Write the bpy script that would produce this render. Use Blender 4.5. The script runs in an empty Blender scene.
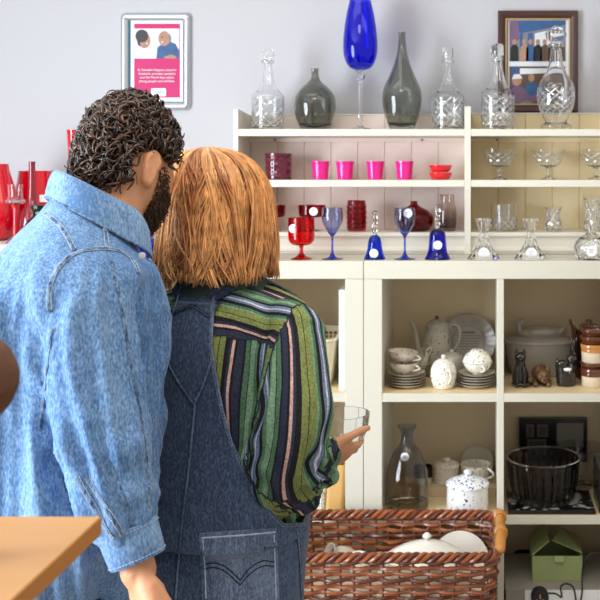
import bpy, math, random
from mathutils import Vector, Matrix, noise
from mathutils.bvhtree import BVHTree
PI = math.pi
random.seed(7)
F, D, H = 1000.0, 2.817, 1.724           # focal length in px, camera distance to the shelving front, eye height
VX, VY = 480.0, 165.0
col = bpy.context.scene.collection
def V(*a): return Vector(a)
def P(px, py, d):                         # point at distance d in front of the camera plane
    return Vector(((px-VX)*d/F, d-D, H-(py-VY)*d/F))
def sc(Y): return (D+Y)/F                 # metres per px at depth Y
def X(px, Y): return (px-VX)*sc(Y)
def Z(py, Y): return H-(py-VY)*sc(Y)
def lerp(a, b, t): return a+(b-a)*t
def clamp(v, a=0.0, b=1.0): return max(a, min(b, v))
def sst(a, b, x):
    t = clamp((x-a)/(b-a)); return t*t*(3-2*t)
def lin(c):
    c /= 255.0
    return c/12.92 if c <= .04045 else ((c+.055)/1.055)**2.4
def C(r, g, b): return (lin(r), lin(g), lin(b), 1.0)
# ---------------------------------------------------------------- mesh builder
class MB:
    def __init__(s): s.v = []; s.f = []; s.m = []; s.sm = []
    def add(s, vs, fs, mi=0, smooth=True):
        o = len(s.v); s.v += [Vector(v) for v in vs]
        for f in fs:
            s.f.append([i+o for i in f]); s.m.append(mi); s.sm.append(smooth)
        return o
    def box(s, a, b, mi=0, M=None):
        x0, y0, z0 = a; x1, y1, z1 = b
        vs = [V(x, y, z) for z in (z0, z1) for y in (y0, y1) for x in (x0, x1)]
        if M: vs = [M @ v for v in vs]
        s.add(vs, [(0,2,3,1),(4,5,7,6),(0,1,5,4),(2,6,7,3),(0,4,6,2),(1,3,7,5)], mi, False)
    def loft(s, rings, mi=0, cap0=True, cap1=True, closed=False, smooth=True):
        n = len(rings[0]); vs = [p for r in rings for p in r]; fs = []
        k = len(rings)
        for i in range(k if closed else k-1):
            a, b = i*n, ((i+1) % k)*n
            for j in range(n):
                fs.append((a+j, a+(j+1) % n, b+(j+1) % n, b+j))
        if not closed and cap0: fs.append(tuple(range(n))[::-1])
        if not closed and cap1: fs.append(tuple((k-1)*n+j for j in range(n)))
        s.add(vs, fs, mi, smooth)
    def grid(s, rows, mi=0, smooth=True):
        n = len(rows[0]); fs = []
        for i in range(len(rows)-1):
            for j in range(n-1): fs.append((i*n+j, i*n+j+1, (i+1)*n+j+1, (i+1)*n+j))
        s.add([p for r in rows for p in r], fs, mi, smooth)
    def lathe(s, prof, seg=32, mi=0, c=(0,0,0), mod=None, M=None, sxy=(1,1), smooth=True):
        rings = []
        for r, z in prof:
            ring = []
            for j in range(seg):
                a = 2*PI*j/seg
                rr = max(r, 1e-5)
                if mod: rr = max(1e-5, mod(rr, a, z))
                p = V(rr*math.cos(a)*sxy[0], rr*math.sin(a)*sxy[1], z)
                if M: p = M @ p
                ring.append(p+Vector(c))
            rings.append(ring)
        s.loft(rings, mi, smooth=smooth)
    def tube(s, pts, rad, seg=8, mi=0, caps=True, closed=False, flat=None, up=None):
        pts = [Vector(p) for p in pts]; n = len(pts)
        if not hasattr(rad, '__len__'): rad = [rad]*n
        rings = []; prev = None
        for i, p in enumerate(pts):
            if closed: t = pts[(i+1) % n]-pts[i-1]
            else: t = pts[min(i+1, n-1)]-pts[max(i-1, 0)]
            if t.length < 1e-9: t = V(0,0,1)
            t.normalize()
            if up is not None: u = up[i] if isinstance(up, list) else Vector(up)
            elif prev is None: u = V(0,0,1) if abs(t.z) < .9 else V(1,0,0)
            else: u = prev
            u = u-t*u.dot(t)
            if u.length < 1e-6: u = t.orthogonal()
            u.normalize(); prev = u; w = t.cross(u)
            r = rad[i]; fu = 1.0 if flat is None else flat
            rings.append([p+w*(r*math.cos(2*PI*j/seg))+u*(r*fu*math.sin(2*PI*j/seg)) for j in range(seg)])
        if caps and not closed and seg > 5:
            for end, sg in ((0, -1), (-1, 1)):
                c = pts[end]; t = (pts[1]-pts[0] if end == 0 else pts[-1]-pts[-2])
                if t.length > 1e-9:
                    t = t.normalized()*sg; base = rings[end]; ex = []
                    for k in (.5, .85):
                        ex.append([c+(q-c)*math.cos(k*PI/2)+t*(rad[end]*math.sin(k*PI/2)) for q in base])
                    if end == 0: rings = ex[::-1]+rings
                    else: rings = rings+ex
        s.loft(rings, mi, closed=closed)
    def ell(s, c, r, mi=0, seg=20, rows=12, M=None):
        prof = []
        rings = []
        for i in range(rows+1):
            a = -PI/2+PI*i/rows
            ca = max(math.cos(a), 1e-4)
            ring = [V(r[0]*ca*math.cos(2*PI*j/seg), r[1]*ca*math.sin(2*PI*j/seg), r[2]*math.sin(a)) for j in range(seg)]
            if M: ring = [M @ q for q in ring]
            rings.append([q+Vector(c) for q in ring])
        s.loft(rings, mi)
    def poly(s, pts, mi=0): s.add(pts, [tuple(range(len(pts)))], mi, False)
    def prism(s, pts, off, mi=0):
        n = len(pts); off = Vector(off); q = [Vector(p) for p in pts]
        s.add(q+[p+off for p in q], [tuple(range(n))[::-1], tuple(range(n, 2*n))]+[(i, (i+1) % n, n+(i+1) % n, n+i) for i in range(n)], mi, False)
    def mesh(s, name, mats, origin=None, angle=40):
        me = bpy.data.meshes.new(name)
        o = Vector(origin) if origin is not None else V(0,0,0)
        me.from_pydata([v-o for v in s.v], [], s.f)
        for m in (mats if isinstance(mats, (list, tuple)) else [mats]): me.materials.append(m)
        me.polygons.foreach_set('material_index', s.m)
        me.polygons.foreach_set('use_smooth', s.sm)
        if angle: me.set_sharp_from_angle(angle=math.radians(angle))
        me.update(); return me
    def build(s, name, mats, parent=None, origin=None, loc=None, angle=40):
        o = bpy.data.objects.new(name, s.mesh(name, mats, origin, angle)); col.objects.link(o)
        if parent is not None: o.parent = parent
        if loc is not None: o.location = loc
        return o
def tag(o, label=None, cat=None, group=None, kind=None):
    if label: o['label'] = label
    if cat: o['category'] = cat
    if group: o['group'] = group
    if kind: o['kind'] = kind
    return o
def empty(name, loc, label, cat, group=None):
    o = bpy.data.objects.new(name, None); o.empty_display_size = .05; col.objects.link(o); o.location = loc
    return tag(o, label, cat, group)
def copy_tree(o, loc=None, label=None, group=None, rz=None):
    c = o.copy(); col.objects.link(c)
    for ch in list(o.children):
        d = ch.copy(); col.objects.link(d); d.parent = c
        for g in list(ch.children):
            e = g.copy(); col.objects.link(e); e.parent = d
    if loc is not None: c.location = loc
    if rz is not None: c.rotation_euler.z = rz
    if label: c['label'] = label
    if group: c['group'] = group
    return c
def structure(name, mb, mat, parent=None):
    o = mb.build(name, mat, parent); o['kind'] = 'structure'; return o
def cr(pts, n):                            # Catmull-Rom through tuples
    out = []; pts = [tuple(p) for p in pts]; k = len(pts)
    for i in range(k-1):
        p0, p1, p2, p3 = pts[max(i-1,0)], pts[i], pts[i+1], pts[min(i+2,k-1)]
        for j in range(n):
            t = j/n
            out.append(tuple(.5*((2*b)+(-a+c)*t+(2*a-5*b+4*c-d)*t*t+(-a+3*b-3*c+d)*t**3) for a, b, c, d in zip(p0, p1, p2, p3)))
    out.append(pts[-1]); return out
# ---------------------------------------------------------------- materials
def nodes(name):
    m = bpy.data.materials.new(name); m.use_nodes = True
    nt = m.node_tree; return m, nt, nt.nodes['Principled BSDF']
def mat(name, c, rough=.5, var=.08, scale=12, bump=0.0, bscale=150, metal=0, spec=.5, coat=0, sss=0, stretch=None):
    m, nt, b = nodes(name); N = nt.nodes; L = nt.links
    b.inputs['Roughness'].default_value = rough; b.inputs['Metallic'].default_value = metal
    b.inputs['Specular IOR Level'].default_value = spec; b.inputs['Coat Weight'].default_value = coat
    if sss:
        b.inputs['Subsurface Weight'].default_value = sss; b.inputs['Subsurface Radius'].default_value = (.012,.005,.003); b.inputs['Subsurface Scale'].default_value = 1
    tc = N.new('ShaderNodeTexCoord'); mp = N.new('ShaderNodeMapping'); L.new(tc.outputs['Object'], mp.inputs[0])
    if stretch: mp.inputs['Scale'].default_value = stretch
    n = N.new('ShaderNodeTexNoise'); n.inputs['Scale'].default_value = scale; n.inputs['Detail'].default_value = 4
    L.new(mp.outputs[0], n.inputs['Vector'])
    mx = N.new('ShaderNodeMix'); mx.data_type = 'RGBA'
    mx.inputs[6].default_value = tuple(x*(1-var) for x in c[:3])+(1,); mx.inputs[7].default_value = tuple(min(1, x*(1+var)) for x in c[:3])+(1,)
    L.new(n.outputs['Fac'], mx.inputs[0]); L.new(mx.outputs[2], b.inputs['Base Color'])
    if bump:
        n2 = N.new('ShaderNodeTexNoise'); n2.inputs['Scale'].default_value = bscale; n2.inputs['Detail'].default_value = 3; L.new(mp.outputs[0], n2.inputs['Vector'])
        bp = N.new('ShaderNodeBump'); bp.inputs['Strength'].default_value = bump; bp.inputs['Distance'].default_value = .002
        L.new(n2.outputs['Fac'], bp.inputs['Height']); L.new(bp.outputs[0], b.inputs['Normal'])
    return m
def glass(name, c, rough=.02, ior=1.45, c2=None, z0=0, z1=1):
    m, nt, b = nodes(name)
    b.inputs['Base Color'].default_value = c; b.inputs['Roughness'].default_value = rough
    b.inputs['Transmission Weight'].default_value = 1; b.inputs['IOR'].default_value = ior
    N = nt.nodes; L = nt.links
    tc = N.new('ShaderNodeTexCoord')
    if c2:                                  # glass whose own tint changes from foot to rim
        sp = N.new('ShaderNodeSeparateXYZ'); L.new(tc.outputs['Object'], sp.inputs[0])
        mr = N.new('ShaderNodeMapRange'); mr.inputs[1].default_value = z0; mr.inputs[2].default_value = z1; L.new(sp.outputs[2], mr.inputs[0])
        mx = N.new('ShaderNodeMix'); mx.data_type = 'RGBA'; mx.inputs[6].default_value = c; mx.inputs[7].default_value = c2
        L.new(mr.outputs[0], mx.inputs[0]); L.new(mx.outputs[2], b.inputs['Base Color'])
    n = N.new('ShaderNodeTexNoise'); n.inputs['Scale'].default_value = 40; L.new(tc.outputs['Object'], n.inputs['Vector'])
    bp = N.new('ShaderNodeBump'); bp.inputs['Strength'].default_value = .04; bp.inputs['Distance'].default_value = .002
    L.new(n.outputs['Fac'], bp.inputs['Height']); L.new(bp.outputs[0], b.inputs['Normal'])
    return m
def denim(name, c, cl, fade=.5, fs=5, rough=.85):
    m, nt, b = nodes(name); N = nt.nodes; L = nt.links
    b.inputs['Roughness'].default_value = rough; b.inputs['Specular IOR Level'].default_value = .2
    b.inputs['Sheen Weight'].default_value = .15
    tc = N.new('ShaderNodeTexCoord')
    def noi(scale, stretch, det=3):
        mp = N.new('ShaderNodeMapping'); mp.inputs['Scale'].default_value = stretch; L.new(tc.outputs['Object'], mp.inputs[0])
        n = N.new('ShaderNodeTexNoise'); n.inputs['Scale'].default_value = scale; n.inputs['Detail'].default_value = det; L.new(mp.outputs[0], n.inputs['Vector']); return n
    big = noi(fs, (1.6,1.6,.7)); wv = noi(330, (1,1,.45), 2); wv2 = noi(300, (1,1,.10), 2)
    r = N.new('ShaderNodeMapRange'); r.inputs[1].default_value = .3; r.inputs[2].default_value = .75; L.new(big.outputs['Fac'], r.inputs[0])
    a = N.new('ShaderNodeMath'); a.operation = 'MULTIPLY'; a.inputs[1].default_value = fade; L.new(r.outputs[0], a.inputs[0])
    b1 = N.new('ShaderNodeMapRange'); b1.inputs[1].default_value = .35; b1.inputs[2].default_value = .7; b1.inputs[3].default_value = -.22; b1.inputs[4].default_value = .32; L.new(wv.outputs['Fac'], b1.inputs[0])
    b2 = N.new('ShaderNodeMapRange'); b2.inputs[1].default_value = .35; b2.inputs[2].default_value = .7; b2.inputs[3].default_value = -.10; b2.inputs[4].default_value = .12; L.new(wv2.outputs['Fac'], b2.inputs[0])
    s1 = N.new('ShaderNodeMath'); L.new(a.outputs[0], s1.inputs[0]); L.new(b1.outputs[0], s1.inputs[1])
    s2 = N.new('ShaderNodeMath'); s2.use_clamp = True; L.new(s1.outputs[0], s2.inputs[0]); L.new(b2.outputs[0], s2.inputs[1])
    mx = N.new('ShaderNodeMix'); mx.data_type = 'RGBA'; mx.inputs[6].default_value = c; mx.inputs[7].default_value = cl
    L.new(s2.outputs[0], mx.inputs[0]); L.new(mx.outputs[2], b.inputs['Base Color'])
    bp = N.new('ShaderNodeBump'); bp.inputs['Strength'].default_value = .35; bp.inputs['Distance'].default_value = .0012
    L.new(wv.outputs['Fac'], bp.inputs['Height']); L.new(bp.outputs[0], b.inputs['Normal'])
    return m
def stripes(name, stops, period):
    m, nt, b = nodes(name); N = nt.nodes; L = nt.links
    b.inputs['Roughness'].default_value = .85; b.inputs['Specular IOR Level'].default_value = .2
    uv = N.new('ShaderNodeUVMap'); uv.uv_map = 'stripe'
    sp = N.new('ShaderNodeSeparateXYZ'); L.new(uv.outputs[0], sp.inputs[0])
    tc = N.new('ShaderNodeTexCoord'); n = N.new('ShaderNodeTexNoise'); n.inputs['Scale'].default_value = 260; L.new(tc.outputs['Object'], n.inputs['Vector'])
    d = N.new('ShaderNodeMath'); d.operation = 'DIVIDE'; d.inputs[1].default_value = period; L.new(sp.outputs[0], d.inputs[0])
    fr = N.new('ShaderNodeMath'); fr.operation = 'FRACT'; L.new(d.outputs[0], fr.inputs[0])
    cr_ = N.new('ShaderNodeValToRGB'); cr_.color_ramp.interpolation = 'CONSTANT'; e = cr_.color_ramp.elements
    e[0].position = stops[0][0]; e[0].color = stops[0][1]; e[1].position = stops[1][0]; e[1].color = stops[1][1]
    for p, c in stops[2:]:
        q = e.new(p); q.color = c
    L.new(fr.outputs[0], cr_.inputs[0])
    mr = N.new('ShaderNodeMapRange'); mr.inputs[1].default_value = .3; mr.inputs[2].default_value = .75; mr.inputs[3].default_value = .65; mr.inputs[4].default_value = 1.35; L.new(n.outputs['Fac'], mr.inputs[0])
    vm = N.new('ShaderNodeVectorMath'); vm.operation = 'SCALE'; L.new(cr_.outputs[0], vm.inputs[0]); L.new(mr.outputs[0], vm.inputs['Scale'])
    L.new(vm.outputs[0], b.inputs['Base Color'])
    bp = N.new('ShaderNodeBump'); bp.inputs['Strength'].default_value = .25; bp.inputs['Distance'].default_value = .001
    L.new(n.outputs['Fac'], bp.inputs['Height']); L.new(bp.outputs[0], b.inputs['Normal'])
    return m
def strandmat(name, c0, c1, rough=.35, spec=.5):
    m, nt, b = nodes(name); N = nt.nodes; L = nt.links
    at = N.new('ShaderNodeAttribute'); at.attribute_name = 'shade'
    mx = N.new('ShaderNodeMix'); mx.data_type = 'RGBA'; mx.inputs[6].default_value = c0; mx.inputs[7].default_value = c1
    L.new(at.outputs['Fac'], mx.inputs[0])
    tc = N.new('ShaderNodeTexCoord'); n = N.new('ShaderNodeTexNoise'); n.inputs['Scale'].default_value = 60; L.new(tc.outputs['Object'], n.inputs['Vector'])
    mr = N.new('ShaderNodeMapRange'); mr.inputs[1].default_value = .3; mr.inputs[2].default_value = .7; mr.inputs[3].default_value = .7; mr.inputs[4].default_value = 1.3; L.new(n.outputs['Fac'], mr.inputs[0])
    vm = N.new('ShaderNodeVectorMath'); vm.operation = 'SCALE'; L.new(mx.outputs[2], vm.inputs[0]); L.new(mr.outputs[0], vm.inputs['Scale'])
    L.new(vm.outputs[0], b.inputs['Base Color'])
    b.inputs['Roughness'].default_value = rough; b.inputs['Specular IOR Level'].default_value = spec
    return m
def spotted(name, base, spot, scale, thr, rough=.25, z0=None, z1=None, stretch=(1,1,1)):
    m, nt, b = nodes(name); N = nt.nodes; L = nt.links
    b.inputs['Roughness'].default_value = rough
    tc = N.new('ShaderNodeTexCoord'); mp = N.new('ShaderNodeMapping'); mp.inputs['Scale'].default_value = stretch; L.new(tc.outputs['Object'], mp.inputs[0])
    n = N.new('ShaderNodeTexNoise'); n.inputs['Scale'].default_value = scale; n.inputs['Detail'].default_value = 1; L.new(mp.outputs[0], n.inputs['Vector'])
    g = N.new('ShaderNodeMath'); g.operation = 'GREATER_THAN'; g.inputs[1].default_value = thr; L.new(n.outputs['Fac'], g.inputs[0]); fac = g.outputs[0]
    if z0 is not None:
        sp = N.new('ShaderNodeSeparateXYZ'); L.new(tc.outputs['Object'], sp.inputs[0])
        a = N.new('ShaderNodeMath'); a.operation = 'GREATER_THAN'; a.inputs[1].default_value = z0; L.new(sp.outputs[2], a.inputs[0])
        c = N.new('ShaderNodeMath'); c.operation = 'LESS_THAN'; c.inputs[1].default_value = z1; L.new(sp.outputs[2], c.inputs[0])
        d = N.new('ShaderNodeMath'); d.operation = 'MULTIPLY'; L.new(a.outputs[0], d.inputs[0]); L.new(c.outputs[0], d.inputs[1])
        e = N.new('ShaderNodeMath'); e.operation = 'MULTIPLY'; L.new(d.outputs[0], e.inputs[0]); L.new(fac, e.inputs[1]); fac = e.outputs[0]
    mx = N.new('ShaderNodeMix'); mx.data_type = 'RGBA'; mx.inputs[6].default_value = base; mx.inputs[7].default_value = spot
    L.new(fac, mx.inputs[0]); L.new(mx.outputs[2], b.inputs['Base Color'])
    return m
M = {}
M['wall'] = mat('wall_paint', C(190,188,191), .9, .02, 3, .05, 220)
M['floor'] = mat('floor_vinyl', C(150,140,128), .5, .1, 4)
M['ceil'] = mat('ceiling_paint', C(240,240,238), .9, .02, 3)
M['cream'] = mat('cream_laminate', C(214,208,191), .45, .02, 5)
M['hutchwhite'] = mat('cream_gloss_paint', C(223,217,202), .4, .02, 6)
M['taupe'] = mat('taupe_board', C(226,205,170), .9, .05, 9, .1, 300)
M['taupe2'] = mat('taupe_laminate', C(196,182,158), .7, .04, 6)
M['birch'] = mat('pale_birch_top', C(232,208,164), .5, .08, 5, stretch=(1,6,1))
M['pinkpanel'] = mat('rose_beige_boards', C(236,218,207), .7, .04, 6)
M['tanpanel'] = mat('sand_beige_boards', C(240,218,174), .7, .04, 6)
M['alu'] = mat('brushed_aluminium', C(196,200,206), .3, .05, 30, metal=.85)
M['white'] = mat('white_paper', C(245,245,245), .7, .02)
M['magenta'] = mat('magenta_print', C(192,10,98), .5, .04)
M['teal'] = mat('teal_print', C(40,105,130), .5, .04)
M['pale'] = mat('pale_print', C(215,218,222), .5, .03)
M['black'] = mat('black_plastic', C(22,22,24), .35, .1)
M['navyp'] = mat('navy_print', C(30,50,95), .5, .05)
M['bluep'] = mat('blue_print', C(44,84,132), .5, .4, 40)
M['skinp'] = mat('flesh_print', C(168,124,102), .5, .3, 40)
M['darkhairp'] = mat('dark_hair_print', C(50,45,48), .5, .06)
M['wood_frame'] = mat('dark_walnut_frame', C(70,42,34), .4, .3, 40, stretch=(1,1,.3))
M['gold'] = mat('gilt_edge', C(190,160,110), .35, .1, 40, metal=.5)
M['grey'] = mat('grey_print', C(120,120,128), .5, .15, 30)
M['plum'] = mat('plum_print', C(112,84,112), .5, .3, 30)
M['brownp'] = mat('brown_print', C(90,66,52), .5, .2, 30)
M['beech'] = mat('beech_veneer', C(198,146,88), .42, .10, 5, .05, 120, stretch=(.6,7,3))
M['beechedge'] = mat('beech_edge_band', C(190,122,52), .45, .1, 6, stretch=(5,.8,3))
M['brownwood'] = mat('turned_brown_wood', C(96,55,26), .4, .2, 10, stretch=(2,2,9))
M['sticker'] = mat('white_sticker', C(248,248,246), .6, .01)
M['ink'] = mat('grey_ink', C(120,120,130), .6, .01)
M['clear'] = glass('clear_glass', (.97,.98,.98,1))
M['crystal'] = glass('cut_crystal', (.98,.985,.985,1), .03, 1.5)
M['cutline'] = mat('bright_cut_edge', C(240,241,242), .14, .03, 60, metal=.85)
M['smoke'] = glass('smoke_grey_glass', C(188,190,182), .02, 1.45)
M['smoke2'] = glass('smoke_brown_glass', C(176,158,148), .02, 1.4, C(240,228,222), .02, .075)
M['cobalt'] = glass('cobalt_blue_glass', C(58,68,238), .03, 1.4)
M['bluefade'] = glass('blue_to_clear_glass', C(50,80,245), .02, 1.4, C(205,212,240), .05, .095)
M['bell'] = glass('bright_blue_glass', C(30,110,240), .04, 1.4)
M['bell2'] = glass('violet_blue_glass', C(56,40,220), .06, 1.4)
M['red'] = glass('ruby_red_glass', C(236,22,30), .03, 1.4)
M['ruby'] = glass('dark_ruby_glass', C(186,24,42), .03, 1.4)
M['plumglass'] = mat('plum_red_glass', C(92,16,38), .12, .3, 60, coat=.6)
M['pinkglass'] = mat('hot_pink_glass', C(236,26,140), .1, .1, 40, coat=.5)
M['redbowl'] = mat('scarlet_glass', C(226,24,36), .1, .1, 40, coat=.5)
M['redvase'] = mat('scarlet_vase_glass', C(222,8,36), .08, .12, 12, coat=.8)
M['darkredvase'] = mat('maroon_vase_glass', C(132,12,32), .08, .15, 14, coat=.8)
M['green'] = glass('bottle_green_glass', C(80,170,120), .03, 1.4)
M['pinkclear'] = glass('pale_rose_glass', C(226,150,165), .03, 1.4)
M['china'] = mat('white_china', C(240,236,226), .18, .02, 6, coat=.4)
M['oldchina'] = mat('ivory_china', C(212,202,184), .25, .04, 6, coat=.3)
M['greychina'] = mat('stone_china', C(170,160,148), .3, .05, 6, coat=.2)
M['floral'] = spotted('floral_china', C(236,230,216), C(140,126,118), 150, .64, .2)
M['floral2'] = spotted('floral_ivory_china', C(214,203,184), C(132,112,98), 150, .64, .25)
M['floral3'] = spotted('floral_stone_china', C(176,166,150), C(112,102,94), 120, .64, .3)
M['sprig'] = spotted('sprigged_china', C(242,240,236), C(70,70,100), 110, .70, .2)
M['navysprig'] = spotted('navy_sprigged_china', C(240,240,240), C(70,84,150), 130, .60, .2)
M['rim'] = mat('dark_line_rim', C(96,80,74), .3, .1)
M['browncer'] = mat('treacle_glaze', C(96,50,26), .12, .4, 30, coat=.7)
M['ambercer'] = mat('amber_glaze', C(196,128,62), .15, .3, 25, coat=.6)
M['creamcer'] = mat('cream_ribbed_ceramic', C(222,204,176), .35, .05, 20)
M['blackcer'] = mat('black_figurine_glaze', C(34,30,28), .22, .4, 50, .3, 120, coat=.5)
M['dogcer'] = mat('tan_figurine_glaze', C(112,80,50), .4, .4, 40, .3, 120)
M['amberglass'] = glass('amber_glass', C(178,120,80), .03, 1.35)
M['darkglass'] = glass('dark_smoke_glass', C(158,150,146), .03, 1.45)
M['bottlegl'] = glass('blue_grey_bottle_glass', C(226,220,210), .03, 1.4, C(200,204,218), .06, .2)
M['blackbox'] = spotted('black_patterned_card', C(16,16,17), C(168,166,160), 38, .56, .3, .005, .03)
M['blackgloss'] = mat('black_lacquer', C(18,18,20), .2, .1)
M['greenbox'] = mat('sage_green_card', C(150,160,106), .7, .06, 8)
M['cardin'] = mat('dark_box_inside', C(58,56,44), .9, .05)
M['carton'] = mat('buff_carton', C(206,184,150), .7, .05)
M['cartongrey'] = mat('grey_carton', C(150,144,132), .7, .05)
M['tanbag'] = mat('tan_canvas', C(214,168,100), .85, .08, 20, .2, 300)
M['straw'] = mat('woven_straw', C(222,206,170), .85, .1, 40, .6, 180)
M['plasticwhite'] = mat('white_plastic', C(238,236,228), .4, .02)
M['greyboard'] = mat('grey_display_card', C(225,232,236), .5, .02)
M['wicker'] = mat('red_brown_willow', C(150,82,44), .38, .45, 25, .3, 90, coat=.25)
M['wicker2'] = mat('dark_willow', C(104,50,28), .4, .4, 25, .3, 90, coat=.2)
M['cane'] = mat('honey_cane', C(202,136,62), .35, .25, 20, .2, 60, coat=.3)
M['liner'] = mat('pale_basket_lining', C(226,216,196), .8, .04)
M['bench'] = mat('pine_bench', C(196,158,108), .5, .1, 6, stretch=(1,5,1))
M['rustbead'] = mat('mottled_grain', C(60,52,50), .6, .6, 120)
# ---------------------------------------------------------------- the setting
WY = .405
XL, XR = -2.75, 2.2
YB = -3.6
mb = MB(); mb.box((XL,YB,-.06), (XR,WY+.1,0)); structure('floor', mb, M['floor'])
mb = MB(); mb.box((XL,WY,0), (XR,WY+.1,2.75)); structure('wall_back', mb, M['wall'])
mb = MB(); mb.box((XL,YB,2.75), (XR,WY+.1,2.83)); structure('ceiling', mb, M['ceil'])
mb = MB()                                            # left wall with a window opening
w0, w1, h0, h1 = -3.2, -1.35, .4, 2.45
mb.box((XL-.12,YB,0), (XL,w0,2.75)); mb.box((XL-.12,w1,0), (XL,WY+.1,2.75))
mb.box((XL-.12,w0,0), (XL,w1,h0)); mb.box((XL-.12,w0,h1), (XL,w1,2.75))
structure('wall_left', mb, M['wall'])
mb = MB(); e = .05
mb.box((XL-.09,w0,h0), (XL-.03,w0+e,h1)); mb.box((XL-.09,w1-e,h0), (XL-.03,w1,h1))
mb.box((XL-.09,w0+e,h0), (XL-.03,w1-e,h0+e)); mb.box((XL-.09,w0+e,h1-e), (XL-.03,w1-e,h1))
ym = (w0+w1)/2; mb.box((XL-.09,ym-.02,h0+e), (XL-.03,ym+.02,h1-e))
structure('window_1', mb, M['plasticwhite'])
mb = MB(); mb.box((XL+.002,WY-.014,.001), (XR,WY-.001,.09)); structure('baseboard_back', mb, M['plasticwhite'])
# ---------------------------------------------------------------- shelving units
s0 = sc(0)
ZT, ZU = Z(261,0), Z(279,0)
SH = [(Z(393.5,0), Z(402,0)), (Z(516,0), Z(524.5,0)), (Z(638,0), Z(646.5,0))]
ZB = Z(759,0)
CELL, DIV, OUT, DEP = 115*s0, 6.8*s0, 18.2*s0, .37
def unit(xa, n, label, slot=None):
    W = 2*OUT+n*CELL+(n-1)*DIV
    t = empty('shelving_unit', (xa, 0, 0), label, 'shelving unit')
    def bx(name, a, b, m=M['cream'], bev=True):
        q = MB(); q.box(a, b); o = q.build(name, m, t)
        if bev:
            md = o.modifiers.new('bevel', 'BEVEL'); md.width = .0012; md.segments = 2
        return o
    bx('top_board', (0,0,ZU), (W,DEP,ZT)); bx('base_board', (0,0,.0), (W,DEP,ZB))
    g = .0006
    bx('side_panel', (0,0,ZB+g), (OUT,DEP,ZU-g)); bx('side_panel', (W-OUT,0,ZB+g), (W,DEP,ZU-g))
    xs = [OUT+i*(CELL+DIV) for i in range(n)]
    lv = [ZU]+[z for p in SH for z in p]+[ZB]
    for i in range(1, n):
        bx('divider', (xs[i]-DIV, .001, ZB), (xs[i], DEP-.012, ZU))
    for i in range(n):
        for za, zb in SH:
            q = MB(); q.box((xs[i],.0015,zb), (xs[i]+CELL,DEP-.012,za))
            for k, f in enumerate(q.f): q.m[k] = 0
            q.m[1] = 1
            q.build('shelf', [M['cream'], M['birch']], t)
    q = MB(); y0, y1 = DEP-.011, DEP-.003
    if slot:                                              # board with an oblong cable slot
        sx0, sx1, sz0, sz1 = slot
        q.box((OUT*.6,y0,ZB), (sx0,y1,ZU)); q.box((sx1,y0,ZB), (W-OUT*.6,y1,ZU)); q.box((sx0,y0,ZB), (sx1,y1,sz0)); q.box((sx0,y0,sz1), (sx1,y1,ZU))
        rr = (sz1-sz0)/2
        for xe, sg in ((sx0, 1), (sx1, -1)):              # rounded slot ends
            for top in (0, 1):
                zc = (sz0+sz1)/2; zz = sz1 if top else sz0
                arc = [V(xe+sg*(rr-rr*math.cos(a)), y0, zc+(1 if top else -1)*rr*math.sin(a)) for a in [k*PI/12 for k in range(7)]]
                q.prism([V(xe, y0, zz)]+(arc if top == (sg > 0) else arc[::-1]), (0, y1-y0, 0))
    else: q.box((OUT*.6,y0,ZB), (W-OUT*.6,y1,ZU))
    q.build('back_panel', M['taupe'], t)
    if slot: q = MB(); q.box((sx0-.02,DEP-.0025,sz0-.02), (sx1+.02,DEP,sz1+.02)); q.build('slot_shade_sheet', M['black'], t)  # black sheet added behind the slot, standing in for the shade inside it
    return t, xs
BX0 = X(363.9, 0)
sx = X(515+6.5, .36)-BX0
slot = (X(507, .36)-BX0+.02, X(550.5,.36)-BX0+.02, Z(561,.36), Z(549.5,.36))
unit(BX0, 3, 'cream cube shelving unit holding the teapot and saucers, black plates and lidded pots', slot)
AW = 2*OUT+3*CELL+2*DIV
unit(X(363.3,0)-AW, 3, 'cream cube shelving unit behind the woman, holding a straw storage basket')
# ---------------------------------------------------------------- plate rack on top of the units
YH = .20; sh = sc(YH)
HX0, HX1 = X(233.5,YH), X(704,YH)
ht = empty('plate_rack', (0,0,0), 'cream tongue-and-groove plate rack filled with coloured and clear glass', 'plate rack')
S1, S2, S3 = (Z(129,YH), Z(136,YH)), (Z(180,YH), Z(187,YH)), (Z(232.5,YH), Z(236.5,YH))
YR = .378
def hbox(name, a, b, m=M['hutchwhite'], w=.0015):
    q = MB(); q.box(a, b); o = q.build(name, m, ht)
    md = o.modifiers.new('bevel', 'BEVEL'); md.width = w; md.segments = 2; return o
def hside(x0, x1, py0, py1):
    q = MB(); zt = Z(py0,YH); zr = Z(py1,YR)
    q.prism([V(x0,YH,ZT+.001), V(x0,YH,zt), V(x0,YH+.012,zt), V(x0,YR,zr), V(x0,YR,ZT+.001)], (x1-x0,0,0))
    return q.build('side_panel', M['hutchwhite'], ht)
hside(HX0, X(238,YH), 109, 116); hside(X(464.5,YH), X(470.7,YH), 106.5, 114.5)['label'] = 'middle upright between the two bays'
hside(X(699,YH), HX1, 109, 116)
bays = [(X(238,YH), X(464.5,YH)), (X(470.7,YH), X(699,YH))]
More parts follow.
